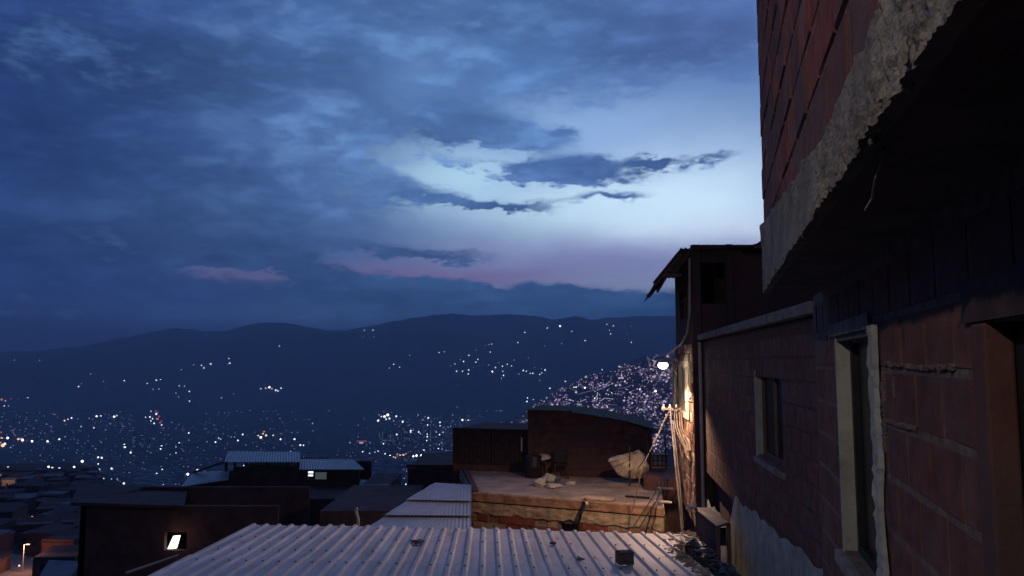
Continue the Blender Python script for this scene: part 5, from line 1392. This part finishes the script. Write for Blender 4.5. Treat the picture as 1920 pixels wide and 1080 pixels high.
    of = [(0, 1, 4), (1, 2, 4), (2, 3, 4), (3, 0, 4), (1, 0, 5), (2, 1, 5), (3, 2, 5), (0, 3, 5)]

    def oct_(mb, p, s, sx=1): mb.poly([Vector(p) + Vector((v[0] * s * sx, v[1] * s, v[2] * s)) for v in octa], of)
    def patchy(px, py): return mn.noise(Vector((px * .018, py * .035, 3))) + .5 * mn.noise(Vector((px * .06, py * .09, 3)))
    n = 0
    for i in range(15000):
        px, py = r.uniform(935, 1290), r.uniform(660, 850)
        edge = interp(SPUR, px) + 1.5
        if px < 960: edge = max(edge, 800)
        if py < edge: continue
        if 1070 < px < 1165 and 732 < py < 762 and r.random() < .85: continue
        if 1120 < px < 1152 and 690 < py < 722 and r.random() < .8: continue
        if patchy(px, py) < -.12 and r.random() < .85: continue
        p = march_spur(px, py)
        if p is None: continue
        w_ = r.uniform(5, 10); h_ = r.uniform(4, 9)
        hb.box(p + Vector((0, 0, h_ / 2 - 2)), (w_, r.uniform(6, 9), h_ + 2), r.uniform(-.6, .6))
        q = r.random()
        sz = (.7 + 2.0 * r.random() ** 3.0) / F * p.length
        if q < .17: oct_(lw, p + Vector((0, -6, h_ * .8)), sz * .92, r.choice([1, 1, 1.5]))
        elif q < .52: oct_(ld_, p + Vector((0, -6, h_ * .8)), sz * .85, r.choice([1, 1, 1.6]))
        elif q < .55: oct_(lv, p + Vector((0, -6, h_ * .8)), sz * .8)
        n += 1
    # curving lanes of lamps
    for k in range(34):
        px, py = r.uniform(1000, 1270), r.uniform(690, 820); an = r.uniform(0, 6.28)
        for j in range(r.randrange(5, 14)):
            px += 3.0 * math.cos(an); py += 1.7 * math.sin(an); an += r.uniform(-.6, .6)
            if py < interp(SPUR, px) + 3: continue
            p = march_spur(px, py)
            if p is not None: oct_(ld_ if k % 2 else lw, p + Vector((0, -6, 6)), 1.0 / F * p.length)
    o = hb.build('hillside_settlement', BARRIO); tag(o, 'dense brick houses crowding the hill at right', 'settlement', kind='stuff')
    dim = emit('settlement lamp glow', (.58, .46, .78), .42); bri = emit('bright settlement lamp glow', (.76, .68, .95), .95); war = emit('warm settlement lamp glow', (1, .62, .5), .7)
    for mb, m, nm in ((ld_, dim, 'faint'), (lw, bri, 'white'), (lv, war, 'warm')):
        o = mb.build('settlement_lamps', m); tag(o, 'countless %s lamps of the crowded hillside settlement' % nm, 'lamps', kind='stuff')
    # faint lamps sprinkled on the valley floor and the blocks beneath them
    f1, f2, hb2 = MB(), MB(), MB()
    for i in range(2600):
        px = r.uniform(-40, 960); py = 770 + 150 * r.random() ** .8
        dn_ = mn.noise(Vector((px * .012, py * .03, 9)))
        if dn_ < -.05 and r.random() < .75: continue
        if px > 640 and r.random() < .0: continue
        if 560 < px < 680 and py < 850 and r.random() < .7: continue
        p = march(px, py, 300)
        if p is None or p.y < 1350: continue
        s = (.45 + .7 * r.random()) / F * p.length
        oct_(f1 if r.random() < .8 else f2, p + Vector((0, 0, s)), s, r.choice([1, 1, 1.8]))
        hb2.box(p + Vector((0, 14, 2)), (r.uniform(10, 24), r.uniform(8, 14), r.uniform(6, 13)), r.uniform(-.5, .5))
    for i in range(260):
        px = r.gauss(820, 55); py = r.uniform(775, 868)
        p = march(px, py, 300)
        if p is None or px > 950: continue
        s = (.5 + .9 * r.random()) / F * p.length; oct_(f1, p, s, r.choice([1, 1, 1.8]))
    tag(hb2.build('valley_blocks', TOWER), 'dim low blocks of the city on the valley floor', 'buildings', kind='stuff')
    tag(f1.build('valley_lamps', emit('valley lamp glow', (.48, .50, .80), .5)), 'countless faint lamps across the dark valley floor', 'lamps', kind='stuff')
    tag(f2.build('valley_lamps', emit('warm valley lamp glow', (.9, .5, .42), .40)), 'sprinkled faint warm lamps across the dark valley floor', 'lamps', kind='stuff')
    # tower blocks with lit windows
    glow = emit('tower window glow', (.40, .55, .70), .40)
    for k, (px, py, h) in enumerate([(716, 834, 26), (724, 836, 22), (731, 833, 20), (739, 834, 26), (748, 834, 18), (760, 832, 26), (767, 833, 20), (776, 832, 14), (713, 820, 14), (252, 842, 26), (266, 842, 28), (280, 843, 24), (806, 828, 24), (797, 812, 18), (806, 806, 14)]):
        p = march(px, py, 300)
        if p is None: continue
        u = p.length / F
        b = empty('tower_block', p, 'slim dim apartment tower on the valley floor with columns of faint windows', 'tower', 'apartment towers on the valley floor')
        MB().box(p + Vector((0, 0, h * u / 2)), (6 * u, 5 * u, h * u)).build('wall', TOWER, b)
        MB().box(p + Vector((0, 0, h * u + .6 * u)), (3 * u, 3 * u, 1.2 * u)).build('roof_house', TOWER, b)
        for j in range(int(h / 3.2)):
            for c in (-1, 1):
                if r.random() < .5: continue
                MB().box(p + Vector((c * 1.5 * u, -2.55 * u, (1.5 + j * 3) * u)), (1.3 * u, .1 * u, 1.4 * u)).build('window', glow, b)
    p = march(678, 832, 300); u = p.length / F
    b = empty('floodlit_building', p, 'long low building with a red band above a bright white band in the valley', 'building')
    MB().box(p + Vector((0, 6 * u, 2 * u)), (30 * u, 10 * u, 6 * u)).build('wall', TOWER, b)
    MB().box(p + Vector((3 * u, .8 * u, 1.5 * u)), (26 * u, .3 * u, 2.2 * u)).build('lit_front', emit('white lit front', (.75, .78, .85), .8), b)
    MB().box(p + Vector((0, .7 * u, 4.4 * u)), (18 * u, .3 * u, 1.8 * u)).build('lit_fascia', emit('red lit fascia', (.7, .12, .22), .5), b)


def march_spur(px, py):
    return march(px, py, 500)


if not SKY_ONLY:
    near_building(); middle_building(); front_roof(); side_roof(); terrace_house(); poles(); alley()
    slope_houses(); hillside_cluster(); warm_street(); city()
